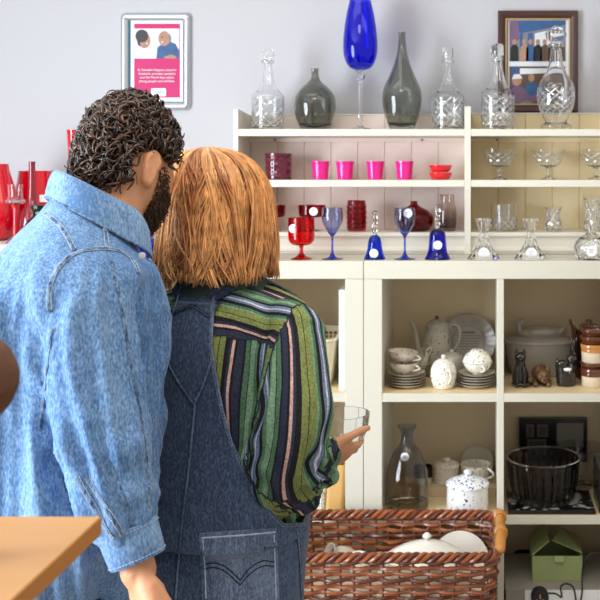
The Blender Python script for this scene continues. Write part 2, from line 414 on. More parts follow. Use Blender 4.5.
for i, (a, b) in enumerate(bays):
    for k, (za, zb) in enumerate((S1, S2, S3)):
        hbox('shelf', (a, YH+.001, zb), (b, YR-.012, za))
    # tongue and groove boards
    q = MB(); n = 8; w = (b-a)/n; y = YR-.012; top = Z(116 if i == 0 else 114.8, YR)
    def strip(z0, z1):
        for j in range(n):
            x0, x1 = a+j*w, a+(j+1)*w; g = .0022
            q.prism([V(x0,y+.003,z0), V(x0+g,y,z0), V(x1-g,y,z0), V(x1,y+.003,z0), V(x1,YR,z0), V(x0,YR,z0)], (0,0,z1-z0))
    strip(S3[1], top)
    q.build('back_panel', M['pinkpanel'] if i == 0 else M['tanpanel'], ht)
    hbox('top_rail', (a, YR-.014, top), (b, YR+.002, top+.006))
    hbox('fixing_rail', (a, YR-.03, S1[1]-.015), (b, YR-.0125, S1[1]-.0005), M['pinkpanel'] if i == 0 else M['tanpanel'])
    for k in (.12, .8):
        q = MB(); x = a+(b-a)*k; q.lathe([(0,0),(.004,0),(.004,.002),(0,.002)], 12, M=Matrix.Rotation(PI/2,4,'X'), c=(x, YR-.0302, S1[1]-.008)); q.build('screw', M['ink'], ht)
hbox('plinth_board', (X(238,YH), YH+.012, ZT+.001), (X(699,YH), YH+.03, S3[1]))
q = MB(); yb = YH+.0125                                   # ogee moulding along the plinth
prof = [(0,.0),(0,.006),(-.006,.008),(-.006,.013),(-.003,.02),(0,.023)]
x0, x1 = X(238,YH), X(699,YH)
q.grid([[V(x, yb+py, ZT+.002+pz) for py, pz in prof] for x in (x0, x1)], smooth=False)
q.build('moulding', M['hutchwhite'], ht)
# ---------------------------------------------------------------- lettering helper
def lettering(txt, size, mtl, name, parent, loc, align='CENTER', width=None, space=1.0):
    cu = bpy.data.curves.new('lettering_curve', 'FONT'); cu.body = txt; cu.size = size; cu.align_x = align; cu.align_y = 'CENTER'
    cu.space_line = space; cu.extrude = .0002
    o = bpy.data.objects.new('lettering_tmp', cu); col.objects.link(o)
    dg = bpy.context.evaluated_depsgraph_get(); me = bpy.data.meshes.new_from_object(o.evaluated_get(dg))
    bpy.data.objects.remove(o); bpy.data.curves.remove(cu)
    k = 1.0
    if width:
        xs = [v.co.x for v in me.vertices]; k = width/(max(xs)-min(xs))
    R = Matrix.Translation(loc) @ Matrix.Rotation(PI/2,4,'X') @ Matrix.Diagonal((k,1,1,1))
    me.transform(R); me.materials.clear(); me.materials.append(mtl)
    t = bpy.data.objects.new(name, me); col.objects.link(t); t.parent = parent; return t
# ---------------------------------------------------------------- notice in the aluminium frame
YP = .385; sp_ = sc(YP)
px0, px1, py0, py1 = 121.5, 191, 12.5, 109.5
PX, PZ = X((px0+px1)/2, YP)-.006, Z((py0+py1)/2, YP)
pt = empty('wall_notice', (PX, WY, PZ), 'magenta hospice notice in a rounded aluminium frame on the white wall', 'notice')
def rrect(hw, hh, r, n=6):
    out = []
    for cx, cz, a0 in ((hw-r, hh-r, 0), (-hw+r, hh-r, PI/2), (-hw+r, -hh+r, PI), (hw-r, -hh+r, 1.5*PI)):
        for k in range(n+1):
            a = a0+k*PI/2/n; out.append((cx+r*math.cos(a), cz+r*math.sin(a)))
    return out
hw, hh = (px1-px0)/2*sp_, (py1-py0)/2*sp_
q = MB(); fb = .0235
rings = []
for ins, y, rr in ((0,-.001,.014),(0,-.008,.014),(.004,-.014,.012),(.010,-.016,.008),(.017,-.014,.004),(fb,-.008,.001),(fb,-.002,.001)):
    rings.append([V(x, y, z) for x, z in rrect(hw-ins, hh-ins, rr)])
q.loft(rings, cap0=False, cap1=False); q.build('aluminium_frame', M['alu'], pt)
q = MB()
for sx_, sz_ in ((-1,1),(1,1),(1,-1),(-1,-1)):           # dark joint of the snap corners
    q.tube([V(sx_*(hw-.001), -.0075, sz_*(hh-.020)), V(sx_*(hw-.004), -.0145, sz_*(hh-.0195)), V(sx_*(hw-.013), -.0158, sz_*(hh-.0185))], .0007, 6)
q.build('corner_joint', M['ink'], pt)
def layer(name, x0, z0, x1, z1, y, m, par):
    q = MB(); q.box((x0, y, z0), (x1, y+.0006, z1)); return q.build(name, m, par)
def wx(px): return X(px,YP)-PX
def wz(py): return Z(py,YP)-PZ
sheet = layer('notice_sheet', -hw+fb-.002, -hh+fb-.002, hw-fb+.002, hh-fb+.002, -.004, M['teal'], pt)
layer('white_border', wx(129.3), wz(101.2), wx(181.2), wz(19), -.0048, M['white'], sheet)
layer('magenta_field', wx(132.5), wz(97.3), wx(178.6), wz(23), -.0056, M['magenta'], sheet)
layer('photograph', wx(133), wz(58), wx(178), wz(28), -.0064, M['pale'], sheet)
q = MB(); y = -.0068
def disc(q, px, py, rx, ry, y, mi=0, n=20): q.prism([V(wx(px)+rx*sp_*math.cos(2*PI*k/n), y, wz(py)+ry*sp_*math.sin(2*PI*k/n)) for k in range(n)], (0,.0003,0), mi)
def shape(q, pts, y, mi=0): q.prism([V(wx(a), y, wz(b)) for a, b in pts], (0,.0003,0), mi)
shape(q, [(134,58),(135,50),(138,47),(145,48),(150,50),(154,58)], y, 0)
shape(q, [(155,58),(156,47),(161,43),(168,41),(174,43),(178,50),(178,58)], y, 1)
disc(q, 143,40,6,8,y-.0002,2); disc(q,163,38,6,7.5,y-.0002,2); disc(q,140.5,35.5,6.5,6.5,y-.0004,3); shape(q, [(134.5,37),(137,45),(139,46),(138.5,37)], y-.0005, 3)
disc(q,145.5,43,.9,.45,y-.0006,5); disc(q,161,41.4,.9,.45,y-.0006,5); shape(q, [(168,33),(170,37),(169.5,42),(168.2,41),(167.5,36)], y-.0006, 4)
shape(q, [(159.5,36.2),(162.2,36.2),(162.2,37),(159.5,37)], y-.0006, 3)
shape(q, [(163,56),(170,54),(175,56),(175,58),(163,58)], y-.0006, 2)
q.build('picture_figures', [M['white'], M['bluep'], M['skinp'], M['darkhairp'], M['grey'], M['sticker']], sheet)
rows_ = ["St Oswald's Hospice, based in", 'Gosforth, provides specialist', 'care for North East adults,', 'young people and children.']
for k, (t_, w_) in enumerate(zip(rows_, (38.5, 37, 34.5, 36))):
    lettering(t_, .0098, M['white'], 'lettering', sheet, V(wx(155.6), -.0062, wz(69.6+k*3.75)), width=w_*sp_)
q = MB(); q.prism([V(wx(157.2)+a, -.0064, wz(92)+b) for a, b in rrect(7.4*sp_, 4*sp_, .003)], (0,.0005,0)); logo = q.build('logo_panel', M['white'], sheet)
lettering('HOSPICE', .010, M['navyp'], 'logo_lettering', logo, V(wx(157.2), -.0068, wz(91.8)), width=10.5*sp_)
# ---------------------------------------------------------------- framed photographs on the right
YF = .388; sf = sc(YF)
fx, fz = X(538,YF), Z(61.5,YF)
ft = empty('picture_frame', (fx, WY, fz), 'dark walnut picture frame with two street photographs, hung above the clear decanters', 'picture frame')
hw2, hh2 = 40*sf, 51*sf
q = MB(); rings = []
for ins, y in ((0,0),(0,-.016),(.004,-.02),(.012,-.019),(.022,-.012),(.024,-.010)):
    rings.append([V(x,y,z) for x, z in ((hw2-ins,hh2-ins),(-hw2+ins,hh2-ins),(-hw2+ins,-hh2+ins),(hw2-ins,-hh2+ins))])
q.loft(rings, cap0=False, cap1=False, smooth=False); q.build('wood_moulding', M['wood_frame'], ft)
q = MB(); rings = []
for ins, y in ((.024,-.010),(.0245,-.0125),(.028,-.0125),(.029,-.006)):
    rings.append([V(x,y,z) for x, z in ((hw2-ins,hh2-ins),(-hw2+ins,hh2-ins),(-hw2+ins,-hh2+ins),(hw2-ins,-hh2+ins))])
q.loft(rings, cap0=False, cap1=False, smooth=False); q.build('gilt_slip', M['gold'], ft)
PX, PZ, YP, sp_ = fx, fz, YF, sf
mt_ = layer('white_mount', wx(508), wz(111), wx(570), wz(18), -.005, M['pale'], ft)
ph = layer('photograph', wx(509.5), wz(61), wx(566), wz(20), -.0058, M['grey'], mt_)
q = MB(); y = -.0062
shape(q, [(509.5,20),(566,20),(566,24),(521,33),(509.5,27)], y, 0); shape(q, [(509.5,20),(518,20),(520,38),(512,45),(509.5,45)], y-.0002, 1)
shape(q, [(528,33),(533,32),(533,60),(528,60)], y, 0); shape(q, [(520,33),(523,33),(523,50),(520,50)], y, 0)
shape(q, [(535,33),(563,27),(563,45),(535,48)], y, 5)
for a, b, mi in ((514.5,60,4),(524.5,60,2),(530.5,60,0),(538,60,4),(545,60,6),(553,60,4),(561,60,6)):
    shape(q, [(a-4.5,b+.8),(a-4,b-13),(a-1,b-16),(a+2,b-16),(a+4,b-12),(a+4.2,b+.8)], y-.0004, mi); disc(q, a, b-18.5, 2.2, 2.8, y-.0005, 3)
q.build('picture_figures', [M['bluep'], M['plum'], M['skinp'], M['skinp'], M['black'], M['pale'], M['brownp']], ph)
ph = layer('photograph', wx(509.5), wz(109), wx(566), wz(66), -.0058, M['brownp'], mt_)
q = MB()
shape(q, [(512,66),(518,66),(518,85),(512,85)], y, 0); shape(q, [(520,68),(566,68),(566,72),(520,74)], y, 5)
shape(q, [(509.5,109),(511,90),(516,84),(524,88),(531,96),(541,93),(541,98),(530,104),(524,109)], y-.0003, 1); disc(q,517,79.5,5,6,y-.0005,3); shape(q, [(512,79),(514,74),(520,74),(522.5,78)], y-.0006, 5)
shape(q, [(524,92),(526,84),(531,81),(538,84),(540,93),(533,97)], y-.0002, 0); disc(q,531.5,77.5,3.2,4,y-.0004,3); shape(q, [(540,109),(541,86),(546,82),(553,86),(556,109)], y-.0002, 4); disc(q,545.5,77.5,3,3.8,y-.0004,3)
shape(q, [(520,109),(521,102),(528,100),(533,103),(534,109)], y-.0006, 6)
q.build('picture_figures', [M['bluep'], M['plum'], M['skinp'], M['skinp'], M['black'], M['pale'], M['grey']], ph)
# ---------------------------------------------------------------- vessels
def vprof(pts, ybot, s, n=4):
    pr = [(a*s, (ybot-b)*s) for a, b in pts]
    zt = max(p[1] for p in pr)
    return [(r, min(max(z, 0), zt+.001)) for r, z in (cr(pr, n) if n else pr)]
def vessel(q, outer, t, zin, seg=36, mi=0, mod=None, sxy=(1,1), c=(0,0,0), M_=None):
    inner = [(max(r-t, .0004), z) for r, z in outer if z > zin+t][::-1]
    if mod:                                  # cuts are on the outside only
        cnt = [0]; no = (len(outer)+1)*seg
        def m2(r, a, z):
            cnt[0] += 1
            return mod(r, a, z) if cnt[0] <= no else r
        q.lathe([(0, outer[0][1])]+list(outer)+inner+[(0, zin)], seg, mi, c, m2, M_, sxy)
    else: q.lathe([(0, outer[0][1])]+list(outer)+inner+[(0, zin)], seg, mi, c, None, M_, sxy)
def facet(n, m, amp, z0, z1, kind='diamond'):
    def f(r, a, z):
        if z < z0 or z > z1: return r
        if kind == 'diamond':
            u = abs(math.sin((n*a+m*z)/2)); v = abs(math.sin((n*a-m*z)/2)); return r-amp*(1-min(u, v))
        if kind == 'herring': return r-amp*abs(math.sin((n*abs(((a*3/PI) % 2)-1)*2+m*z)/2))
        return r-amp*abs(math.sin(n*a/2))
    return f
def sticker(parent, x, y, z, r, name='price_tag', up=0):
    q = MB(); n = 20; q.prism([V(x+r*math.cos(2*PI*k/n), y, z+r*math.sin(2*PI*k/n)) for k in range(n)], (0,-.0006,0))
    o = q.build(name, M['sticker'], parent)
    w = MB()
    for k in range(2): w.box((x-r*.5+k*r*.1, y-.0009, z+r*(.15-.4*k)), (x+r*.45-k*r*.2, y-.0007, z+r*(.28-.4*k)))
    w.build('price_writing', M['ink'], o); return o
def one(name, label, cat, px, Y, zb, pts, m, thick=.0025, floor=.004, seg=40, group=None, mod=None, n=4, sxy=(1,1), cut=None):
    s = sc(Y); yb = pts[0][1]; o = vprof(pts, yb, s, n)
    q = MB(); vessel(q, o, thick, floor, seg, mod=mod, sxy=sxy)
    if cut: cutlines(q, o, cut[0], cut[1], cut[2], cut[3], 1, .0008)
    ob = q.build(name, [m, M['cutline']], None, loc=(X(px,Y), Y, zb+.0004), angle=60)
    tag(ob, label, cat, group); return ob
ZS1, ZS2, ZS3 = S1[0], S2[0], S3[0]
YT = .275
def cutlines(q, o, z0, z1, n, pitch, mi=1, r=.00055, herring=False):
    rz = sorted((z, r_) for r_, z in o)
    def R(z):
        for (za, ra), (zb_, rb) in zip(rz, rz[1:]):
            if za <= z <= zb_: return lerp(ra, rb, (z-za)/max(1e-9, zb_-za))
        return rz[-1][1]
    N_ = 14
    for sg in (-1, 1):
        for k in range(n):
            pts = []
            for i in range(N_):
                z = lerp(z0, z1, i/(N_-1)); a = 2*PI*k/n+sg*(z-z0)*pitch
                if herring: a = 2*PI*k/n+sg*(.5*2*PI/n)*abs(((z-z0)/(z1-z0)*5+.5*(sg > 0)) % 1-.5)*2
                rr = R(z)+.0002; pts.append(V(rr*math.cos(a), rr*math.sin(a), z))
            q.tube(pts, r, 4, mi, caps=False)
# cut glass decanters on the top shelf
def decanter(px, Y, label, body, neck, stop, mod, group='clear glass decanters', hl=False):
    s = sc(Y); t = empty('decanter', (X(px,Y), Y, ZS1+.0004), label, 'decanter', group)
    yb = body[0][1]; o = vprof(body+neck, yb, s, 22)
    zb0 = (yb-body[-1][1])*s
    q = MB(); vessel(q, o, .0035, .007, 72)
    z1 = zb0*.93; z0 = .008 if body[2][0] != 11 else zb0*.34
    cutlines(q, o, z0, z1, 13, 23, 1, .0010)
    if hl: 
        for kk in range(6):
            z = lerp(z0, z1, (kk+.5)/6); rr = max(r_ for r_, z_ in o if abs(z_-z) < .006)
            q.tube([V((rr+.0003)*math.cos(2*PI*j/48), (rr+.0003)*math.sin(2*PI*j/48), z+.003*(1 if j % 4 < 2 else -1)) for j in range(48)], .0010, 4, 1, closed=True)
    q.build('bottle', [M['crystal'], M['cutline']], t, angle=55)
    q = MB(); q.lathe([(0,(yb-stop[0][1])*s)]+vprof(stop, yb, s, 4)+[(0,(yb-stop[-1][1])*s)], 24, mod=facet(8,0,.0012,0,9,'rib')); q.build('stopper', M['crystal'], t, angle=50)
    return t
dia = lambda n, m, a: (lambda zb, s: facet(n, m, a, .006, zb*.9, 'diamond'))
herr = lambda n, m, a: (lambda zb, s: facet(n, m, a, .006, zb*.92, 'herring'))
decanter(268, .27, 'square-shouldered diamond-cut clear decanter at the far end of the shelf, beside the round grey vase', [(15,128),(15.8,126),(16,100),(15.5,94)], [(11,89),(6.5,82),(4.6,70),(4.3,62),(6.2,61.5),(6.4,59),(4.5,58)], [(3.4,60),(3.4,57),(4,55),(6,54),(6,51),(4.5,48)], dia(24, 300, .0034))
decanter(448, .27, 'clear decanter with a straight stopper, beside the tall grey vase', [(15,128),(15.8,126),(16,102),(15.5,94)], [(11,90),(6.5,82),(4.6,70),(4.3,62),(6,61.5),(6.2,59),(4.5,58)], [(3.5,60),(3.6,57),(5,56),(5.2,47),(4.2,46)], dia(28, 400, .003))
decanter(497.5, .262, 'herringbone-cut clear decanter in front of the dark picture frame edge', [(15,128),(16,126),(16.8,100),(15.8,91)], [(12,87.5),(8,80),(5.4,66),(5,60),(6.3,59.5),(6.4,57),(5,56)], [(3.6,58),(3.6,55),(6.4,54),(6.6,45),(5.2,42.5)], herr(12, 420, .0036), hl=True)
decanter(556, .262, 'tallest clear decanter, footed with a mushroom stopper, in front of the street photographs', [(15,128),(15.3,124),(11,121),(13,116),(17.5,104),(18.7,95),(17.5,83)], [(13,76),(8.2,66),(6.2,54),(5.6,47),(8,45),(8,43),(6,42)], [(4,45),(4,41),(9,38),(10.5,33),(9.5,30),(4,28.5),(3.6,26),(2,23.8)], dia(26, 300, .0036))
# coloured vases on the top shelf
one('vase', 'round squat smoke-grey glass vase with a narrow neck', 'vase', 315, .27, ZS1, [(13.5,128.5),(15,126),(19.5,115),(21,104),(19,94),(13,86),(7,81),(4.2,76),(3.6,70),(4,67.3)], M['smoke'], .003, .008)
one('vase', 'tall slender smoke-grey glass vase with a long neck', 'vase', 402, .27, ZS1, [(11,129),(13,126),(17.5,114),(19.8,100),(18.5,88),(13,75),(8,62),(5,50),(4,40),(3.6,34),(3.9,31.5)], M['smoke'], .003, .009)
s = sc(.27); t = empty('goblet_vase', (X(360.3,.27), .27, ZS1+.0004), 'giant cobalt blue goblet on a tall clear twisted stem', 'vase')
q = MB(); vessel(q, vprof([(4,69),(11,66),(15.5,58),(17.2,48),(16.5,32),(14,14),(11,1),(11.3,-.5)], 128.5, s, 6), .0028, (128.5-64)*s, 44); q.build('bowl', M['cobalt'], t)
q = MB(); q.lathe([(0,0)]+vprof([(10.5,128.5),(10,127.6),(4,126),(2.2,122),(1.9,110),(2,92),(2.4,80),(4,77),(4.6,74.5),(3,72),(4.4,70.5),(3.5,69.2)], 128.5, s, 5)+[(0,(128.5-69.2)*s)], 24, mod=lambda r,a,z: r*(1+.08*math.sin(3*a+z*240))); q.build('stem', M['clear'], t)
# middle shelf: pink tumblers, red bowls, coupes
one('candle_pot', 'maroon embossed glass pot, alone beside the row of pink tumblers', 'pot', 278.5, .27, ZS2, [(12.2,179.6),(13,178),(13.4,156),(13.4,153.5)], M['plumglass'], .003, .006, 96, mod=facet(11, 260, .003, .012, .07), n=14)
tum = None
for px, lab in ((320.5,'pink tumbler at the end of the row beside the maroon pot'),(345,'second pink tumbler from the maroon pot'),(375.3,'third pink tumbler from the maroon pot'),(404.5,'pink tumbler nearest the stacked red bowls')):
    if tum is None:
        tum = one('tumbler', lab, 'tumbler', px, .27, ZS2, [(6.8,179.6),(7.4,178.6),(8.8,165),(9.3,161.3)], M['pinkglass'], .0025, .006, 48, 'hot pink tumblers', facet(16, 520, .0016, .006, .05), 14)
    else: copy_tree(tum, (X(px,.27), .27, ZS2+.0004), lab)
bw = one('bowl', 'lower bowl of the two scarlet glass bowls stacked by the upright', 'bowl', 440.5, .27, ZS2, [(7.5,179.6),(9,178.8),(11,175.2),(11.6,172.6)], M['redbowl'], .002, .003, 40, 'stacked scarlet bowls')
copy_tree(bw, (X(440.5,.27), .27, ZS2+.0004+.0232), 'upper bowl of the two scarlet glass bowls stacked by the upright')
def stemglass(name, label, cat, px, Y, zb, foot, bowl, ybot, m, group=None, mf=None, zi=None, mod=None):
    s = sc(Y); t = empty(name, (X(px,Y), Y, zb+.0004), label, cat, group)
    q = MB(); st = vprof(foot, ybot, s, 5); q.lathe([(0,0)]+st+[(0,st[-1][1])], 32); q.build('stem', mf or m, t)
    q = MB(); vessel(q, vprof(bowl, ybot, s, 5), .0014, (ybot-(bowl[0][1]-1.2))*s, 40)
    if mod: b_ = vprof(bowl, ybot, s, 5); cutlines(q, b_, b_[4][1], b_[-1][1]-.012, 11, 34, 1, .0006)
    q.build('bowl', [m, M['cutline']], t, angle=60)
    return t
cp = None
for px, lab in ((499.5,'engraved clear champagne coupe beside the upright'),(548.3,'middle engraved clear champagne coupe of the three'),(596,'engraved clear champagne coupe farthest from the upright')):
    if cp is None: cp = stemglass('coupe', lab, 'glass', px, .27, ZS2, [(8,179.6),(7.6,178.9),(3,177),(1.8,174),(2.6,171.5),(1.8,169.5),(2.6,167.6)], [(2.4,167.6),(9,165.5),(13.5,160.5),(15.8,154),(16.8,149.5)], 179.6, M['crystal'], 'clear champagne coupes', mod=facet(20,330,.0009,.032,.075))
    else: copy_tree(cp, (X(px,.27), .27, ZS2+.0004), lab)
# lower shelf of the rack
rg = stemglass('wine_glass', 'dark ruby bowl glass on a thin stem, behind the red goblet', 'glass', 312, .265, ZS3, [(9,232.2),(8.6,231.5),(2,229.5),(1.2,226),(1.2,221),(2.4,219)], [(2.4,219),(11,218),(13,215.5),(13.6,206.3)], 232.2, M['ruby'], 'ruby glasses', M['clear'])
copy_tree(rg, (X(272,.265), .265, ZS3+.0004), "dark ruby bowl glass on a thin stem, half behind the woman's hair")
sticker(rg, .012, -.0435, (232.2-212.2)*sc(.285), .0128)
one('tumbler', 'dark ruby hobnail tumbler between the red goblet and the blue bell', 'tumbler', 356.5, .265, ZS3, [(8,232),(9.3,230),(9.6,215),(9,203.5),(9,201.3)], M['ruby'], .004, .006, 84, None, lambda r,a,z: r+.0022*(abs(math.sin(4.5*a))*abs(math.sin(z*PI/.0165))) if .008 < z < .085 else r, 20)
one('vase', 'ruby red squat bottle vase behind the second blue wine glass', 'vase', 414, .272, ZS3, [(13,232),(16.5,230),(19.5,224),(19,217),(14,211.5),(7,208),(3.8,205.5),(3.5,203),(4.2,202.3)], M['ruby'], .003, .006)
one('vase', 'smoky brown-footed tumbler vase beside the upright', 'vase', 447, .265, ZS3, [(7.2,232),(8.6,230),(9.6,220),(9.4,212),(7.6,203),(7.4,197),(7.8,195.7)], M['smoke2'], .0024, .008)
one('tumbler', 'wide cut-glass whisky tumbler behind the candlesticks', 'tumbler', 504.5, .27, ZS3, [(12.6,232),(13.2,231),(13.5,218),(13.7,205.2)], M['crystal'], .003, .007, 64, None, facet(14, 190, .0034, .004, .036), 16, cut=(.006,.04,12,26))
one('vase', 'smallest cut-glass posy vase, waisted with a flared rim', 'vase', 553.5, .27, ZS3, [(7,232),(8.6,228),(8,223),(6,219.5),(6.6,214),(8.8,207.8)], M['crystal'], .0026, .007, 56, None, facet(10, 260, .003, .004, .07), 16, cut=(.006,.066,9,30))
one('vase', 'taller cut-glass vase with a flared rim behind the clear decanter bottle', 'vase', 593, .27, ZS3, [(8.4,232),(10,226),(8,219),(7.6,211),(9.6,201),(10.6,196)], M['crystal'], .0026, .007, 60, None, facet(12, 240, .003, .004, .1), 16, cut=(.006,.10,10,26))
# front row on the counter
YC = .055; s = sc(YC)
gp = [(11,259.8),(10.4,259),(5,257),(2.2,253.5),(1.9,249),(2.6,246.5)]
gb = [(2.6,246.5),(9,245),(12.4,241.5),(13.2,236),(13.2,226),(12.8,218.5)]
g1 = stemglass('goblet', 'scarlet glass goblet with a round white price tag', 'goblet', 301.3, YC, ZT, gp, gb, 259.8, M['red'], 'scarlet goblets')
copy_tree(g1, (X(265,YC), YC, ZT+.0004), "scarlet glass goblet half hidden behind the woman's hair")
sticker(g1, -.0165, -.0352, (259.8-228.6)*s, .0125)
wp = [(10.6,259.8),(10.2,259.2),(4,257.8),(1.3,253),(1,244),(1.3,238.5),(1.9,236.5)]
wb = [(1.9,236.5),(5.5,232),(9.2,225),(10.6,218.5),(10.3,211.5),(9.9,208.5)]
wg1 = stemglass('wine_glass', 'blue-footed wine glass between the red goblet and the blue bell', 'glass', 332.3, YC, ZT, wp, wb, 259.8, M['bluefade'], 'blue wine glasses')
w2 = copy_tree(wg1, (X(404.8,YC), YC, ZT+.0004), 'blue-footed wine glass with a price tag, between the two blue bells')
sticker(w2, .011, -.0285, (259.8-213.5)*s, .0125)
def bell(px, label, m, top, hw, y0, y1):
    t = empty('glass_bell', (X(px,YC), YC, ZT+.0004), label, 'bell', 'blue glass bells')
    yb = 260
    q = MB(); vessel(q, vprof([(hw,y1),(hw-.8,y1-2),(hw*.72,y1-9),(hw*.62,y0+7),(hw*.5,y0+2.5),(3.4,y0)][::1], yb, s, 5), .002, .0, 40)
    v = MB(); o = vprof([(hw,y1),(hw-.8,y1-2),(hw*.72,y1-9),(hw*.62,y0+7),(hw*.5,y0+2.5),(3.2,y0)], yb, s, 5)
    v.lathe(o+[(0,o[-1][1])]+[(0,o[-1][1]-.003)]+[(max(r-.0025,.0005), z-.001 if z > .004 else z) for r, z in o[::-1]], 40)
    v.build('bell_body', m, t, angle=70)
    q = MB(); hp = vprof([(3.2,y0+.5),(2,y0-3),(2.7,y0-8),(2.2,lerp(y0,top,.6)),(3,lerp(y0,top,.85)),(2.2,top+1),(1,top)], yb, s, 5)
    q.lathe([(0,hp[0][1])]+hp+[(0,hp[-1][1])], 24, mod=lambda r,a,z: r*(1+.16*math.sin(2*a+z*330))); q.build('handle', M['clear'], t)
    q = MB(); q.tube([V(0,0,.055), V(0,0,.016)], .0008, 6); q.ell((0,0,.012), (.004,.004,.005), seg=12, rows=8); q.build('clapper', M['clear'], t)
    return t
b1 = bell(374.8, 'bright blue glass bell with a twisted clear handle', M['bell'], 211.5, 11, 236.5, 260)
sticker(b1, .0, -.0278, (260-253.5)*s, .0125)
b2 = bell(437.5, 'violet-blue speckled glass bell with a tall clear handle', M['bell2'], 205.5, 13.2, 230, 260)
sticker(b2, .002, -.029, (260-245.3)*s, .0125)
cs = None
for px, lab in ((483.8,'flared clear glass candlestick in front of the whisky tumbler'),(530.7,'flared clear glass candlestick between the whisky tumbler and the posy vase')):
    if cs is None:
        cs = empty('candlestick', (X(px,YC), YC, ZT+.0004), lab, 'candlestick', 'clear glass candlesticks')
        q = MB(); o = vprof([(16.5,260),(16,258.5),(9.5,250),(6,243),(4.4,237),(4.2,232),(6,227),(8,221.5),(8.2,219.3)], 260, s, 7)
        q.lathe([(0,0)]+o+[(5*s,(260-219.3)*s),(4*s,(260-222)*s),(3.4*s,(260-231)*s),(0,(260-231)*s)], 60, mod=facet(10,0,.004,.0,.06,'rib')); q.build('glass_body', M['crystal'], cs, angle=50)
        sticker(cs, 0, -.0345, (260-253)*s, .0155)
    else: copy_tree(cs, (X(px,YC), YC, ZT+.0004), lab)
t = empty('cut_glass_bottle', (X(591,YC), YC, ZT+.0004), 'round-bellied cut-glass bottle with a white price tag, last on the counter', 'bottle')
q = MB(); vessel(q, vprof([(11,260),(14,258),(17,250),(15.5,243),(9,237),(4.6,234),(4.2,228),(5.5,225)], 260, s, 7), .003, .006, 64, mod=facet(14,240,.004,.004,.06)); cutlines(q, vprof([(11,260),(14,258),(17,250),(15.5,243),(9,237),(4.6,234)], 260, s, 7), .006, .06, 13, 24); q.build('bottle', [M['crystal'], M['cutline']], t, angle=50)
sticker(t, -.004, -.0495, (260-250.5)*s, .0155)
# between the two people
t = empty('bottle', (X(145,.1), .1, ZT+.0004), 'cobalt blue faceted bottle on the counter between the man and the woman', 'bottle'); s = sc(.1)
q = MB(); vessel(q, vprof([(10,258),(12,256),(14,248),(12,241),(6,237),(3.8,233),(3.6,225),(4.6,223)], 258, s, 5), .003, .006, 10); q.build('glass_body', M['cobalt'], t, angle=20)
one('vase', "pale rose glass vase half hidden behind the woman's hair, beside the cobalt bottle", 'vase', 168, .15, ZT, [(7,258),(8,256),(7,246),(5,238),(7,228)], M['pinkclear'], .002, .005)
# red glass at the far end, on a low white display step
ZD = Z(241,.12)
t = empty('display_step', (X(30,.16), .16, ZT+.0004), "low white display step under the red vases behind the man's shoulder", 'display stand')
q = MB(); q.box((-.42,-.185,ZD-ZT-.016), (.29,.185,ZD-ZT-.001)); q.build('step_top', M['plasticwhite'], t)
for sx_ in (-.40,.265):
    q = MB(); q.box((sx_,-.14,0), (sx_+.016,.17,ZD-ZT-.0165)); q.build('step_support', M['plasticwhite'], t)
one('vase', 'largest scarlet balloon vase, cut off by the edge of the picture', 'vase', -6, .16, ZD, [(12,241),(19,236),(24.5,222),(24,208),(20,192),(15,174),(13.5,165)], M['redvase'], .003, .008)
t = one('vase', 'wide scarlet tapered vase with a small white label, behind the maroon bottle', 'vase', 36.5, .285, ZD, [(14,239),(18,232),(21,222),(21,210),(19,192),(17,176),(16.8,173)], M['redvase'], .003, .008)
q = MB(); q.box((.035,-.0585,(239-203.5)*sc(.285)), (.061,-.0575,(239-196.5)*sc(.285))); q.build('label_sticker', M['sticker'], t)
one('bottle', 'maroon glass bottle with a thin straight neck', 'bottle', 32, .135, ZD, [(9,241),(12,236),(13,224),(10.5,213),(5.5,204),(3.6,193),(3.1,175),(3.2,162)], M['darkredvase'], .0025, .006)
q = MB(); s = sc(.03)
t = empty('candle_holder', (X(15.5,.03), .03, ZD+.0004), 'scarlet stemmed candle holder with a clear glass cup', 'candle holder')
q.lathe([(0,0)]+vprof([(9,243),(8.5,242),(3,239),(2.4,230),(2.2,215),(2.6,207),(5,204)], 243, s, 4)+[(0,(243-204)*s)], 28); q.build('stem', M['redvase'], t)
q = MB(); vessel(q, vprof([(5,204),(9.3,202.5),(9.6,200.5),(7.5,198),(6.8,192),(7.2,184)], 243, s, 4), .002, (243-201)*s, 32); q.build('cup', M['clear'], t)
t = empty('jar', (X(41,.035), .035, ZD+.0004), "bottle-green ribbed glass jar above the man's shoulder", 'jar'); s = sc(.05)
q = MB(); vessel(q, vprof([(10,243),(13,240),(15.5,230),(13.5,222),(8.5,217),(7.6,212),(9,208.5),(9,205.5)], 243, s, 5), .003, .006, 48, mod=lambda r,a,z: r*(1+.03*math.sin(12*a))); q.build('glass_body', M['green'], t, angle=60)
one('cylinder_vase', "tall thin scarlet cylinder vase rising behind the man's hair", 'vase', 75, .24, ZD, [(6.2,238),(6.4,236),(6.2,200),(6.4,160),(7.6,135),(8.2,130)], M['redvase'], .0025, .006)
stemglass('wine_glass', 'pale rose wine glass behind the scarlet vases', 'glass', 66, .335, ZD, [(8,237),(7.6,236.2),(2,234),(1.2,226),(1.2,205),(2,193)], [(2,193),(6,189),(8.6,182),(9.6,174)], 237, M['pinkclear'])
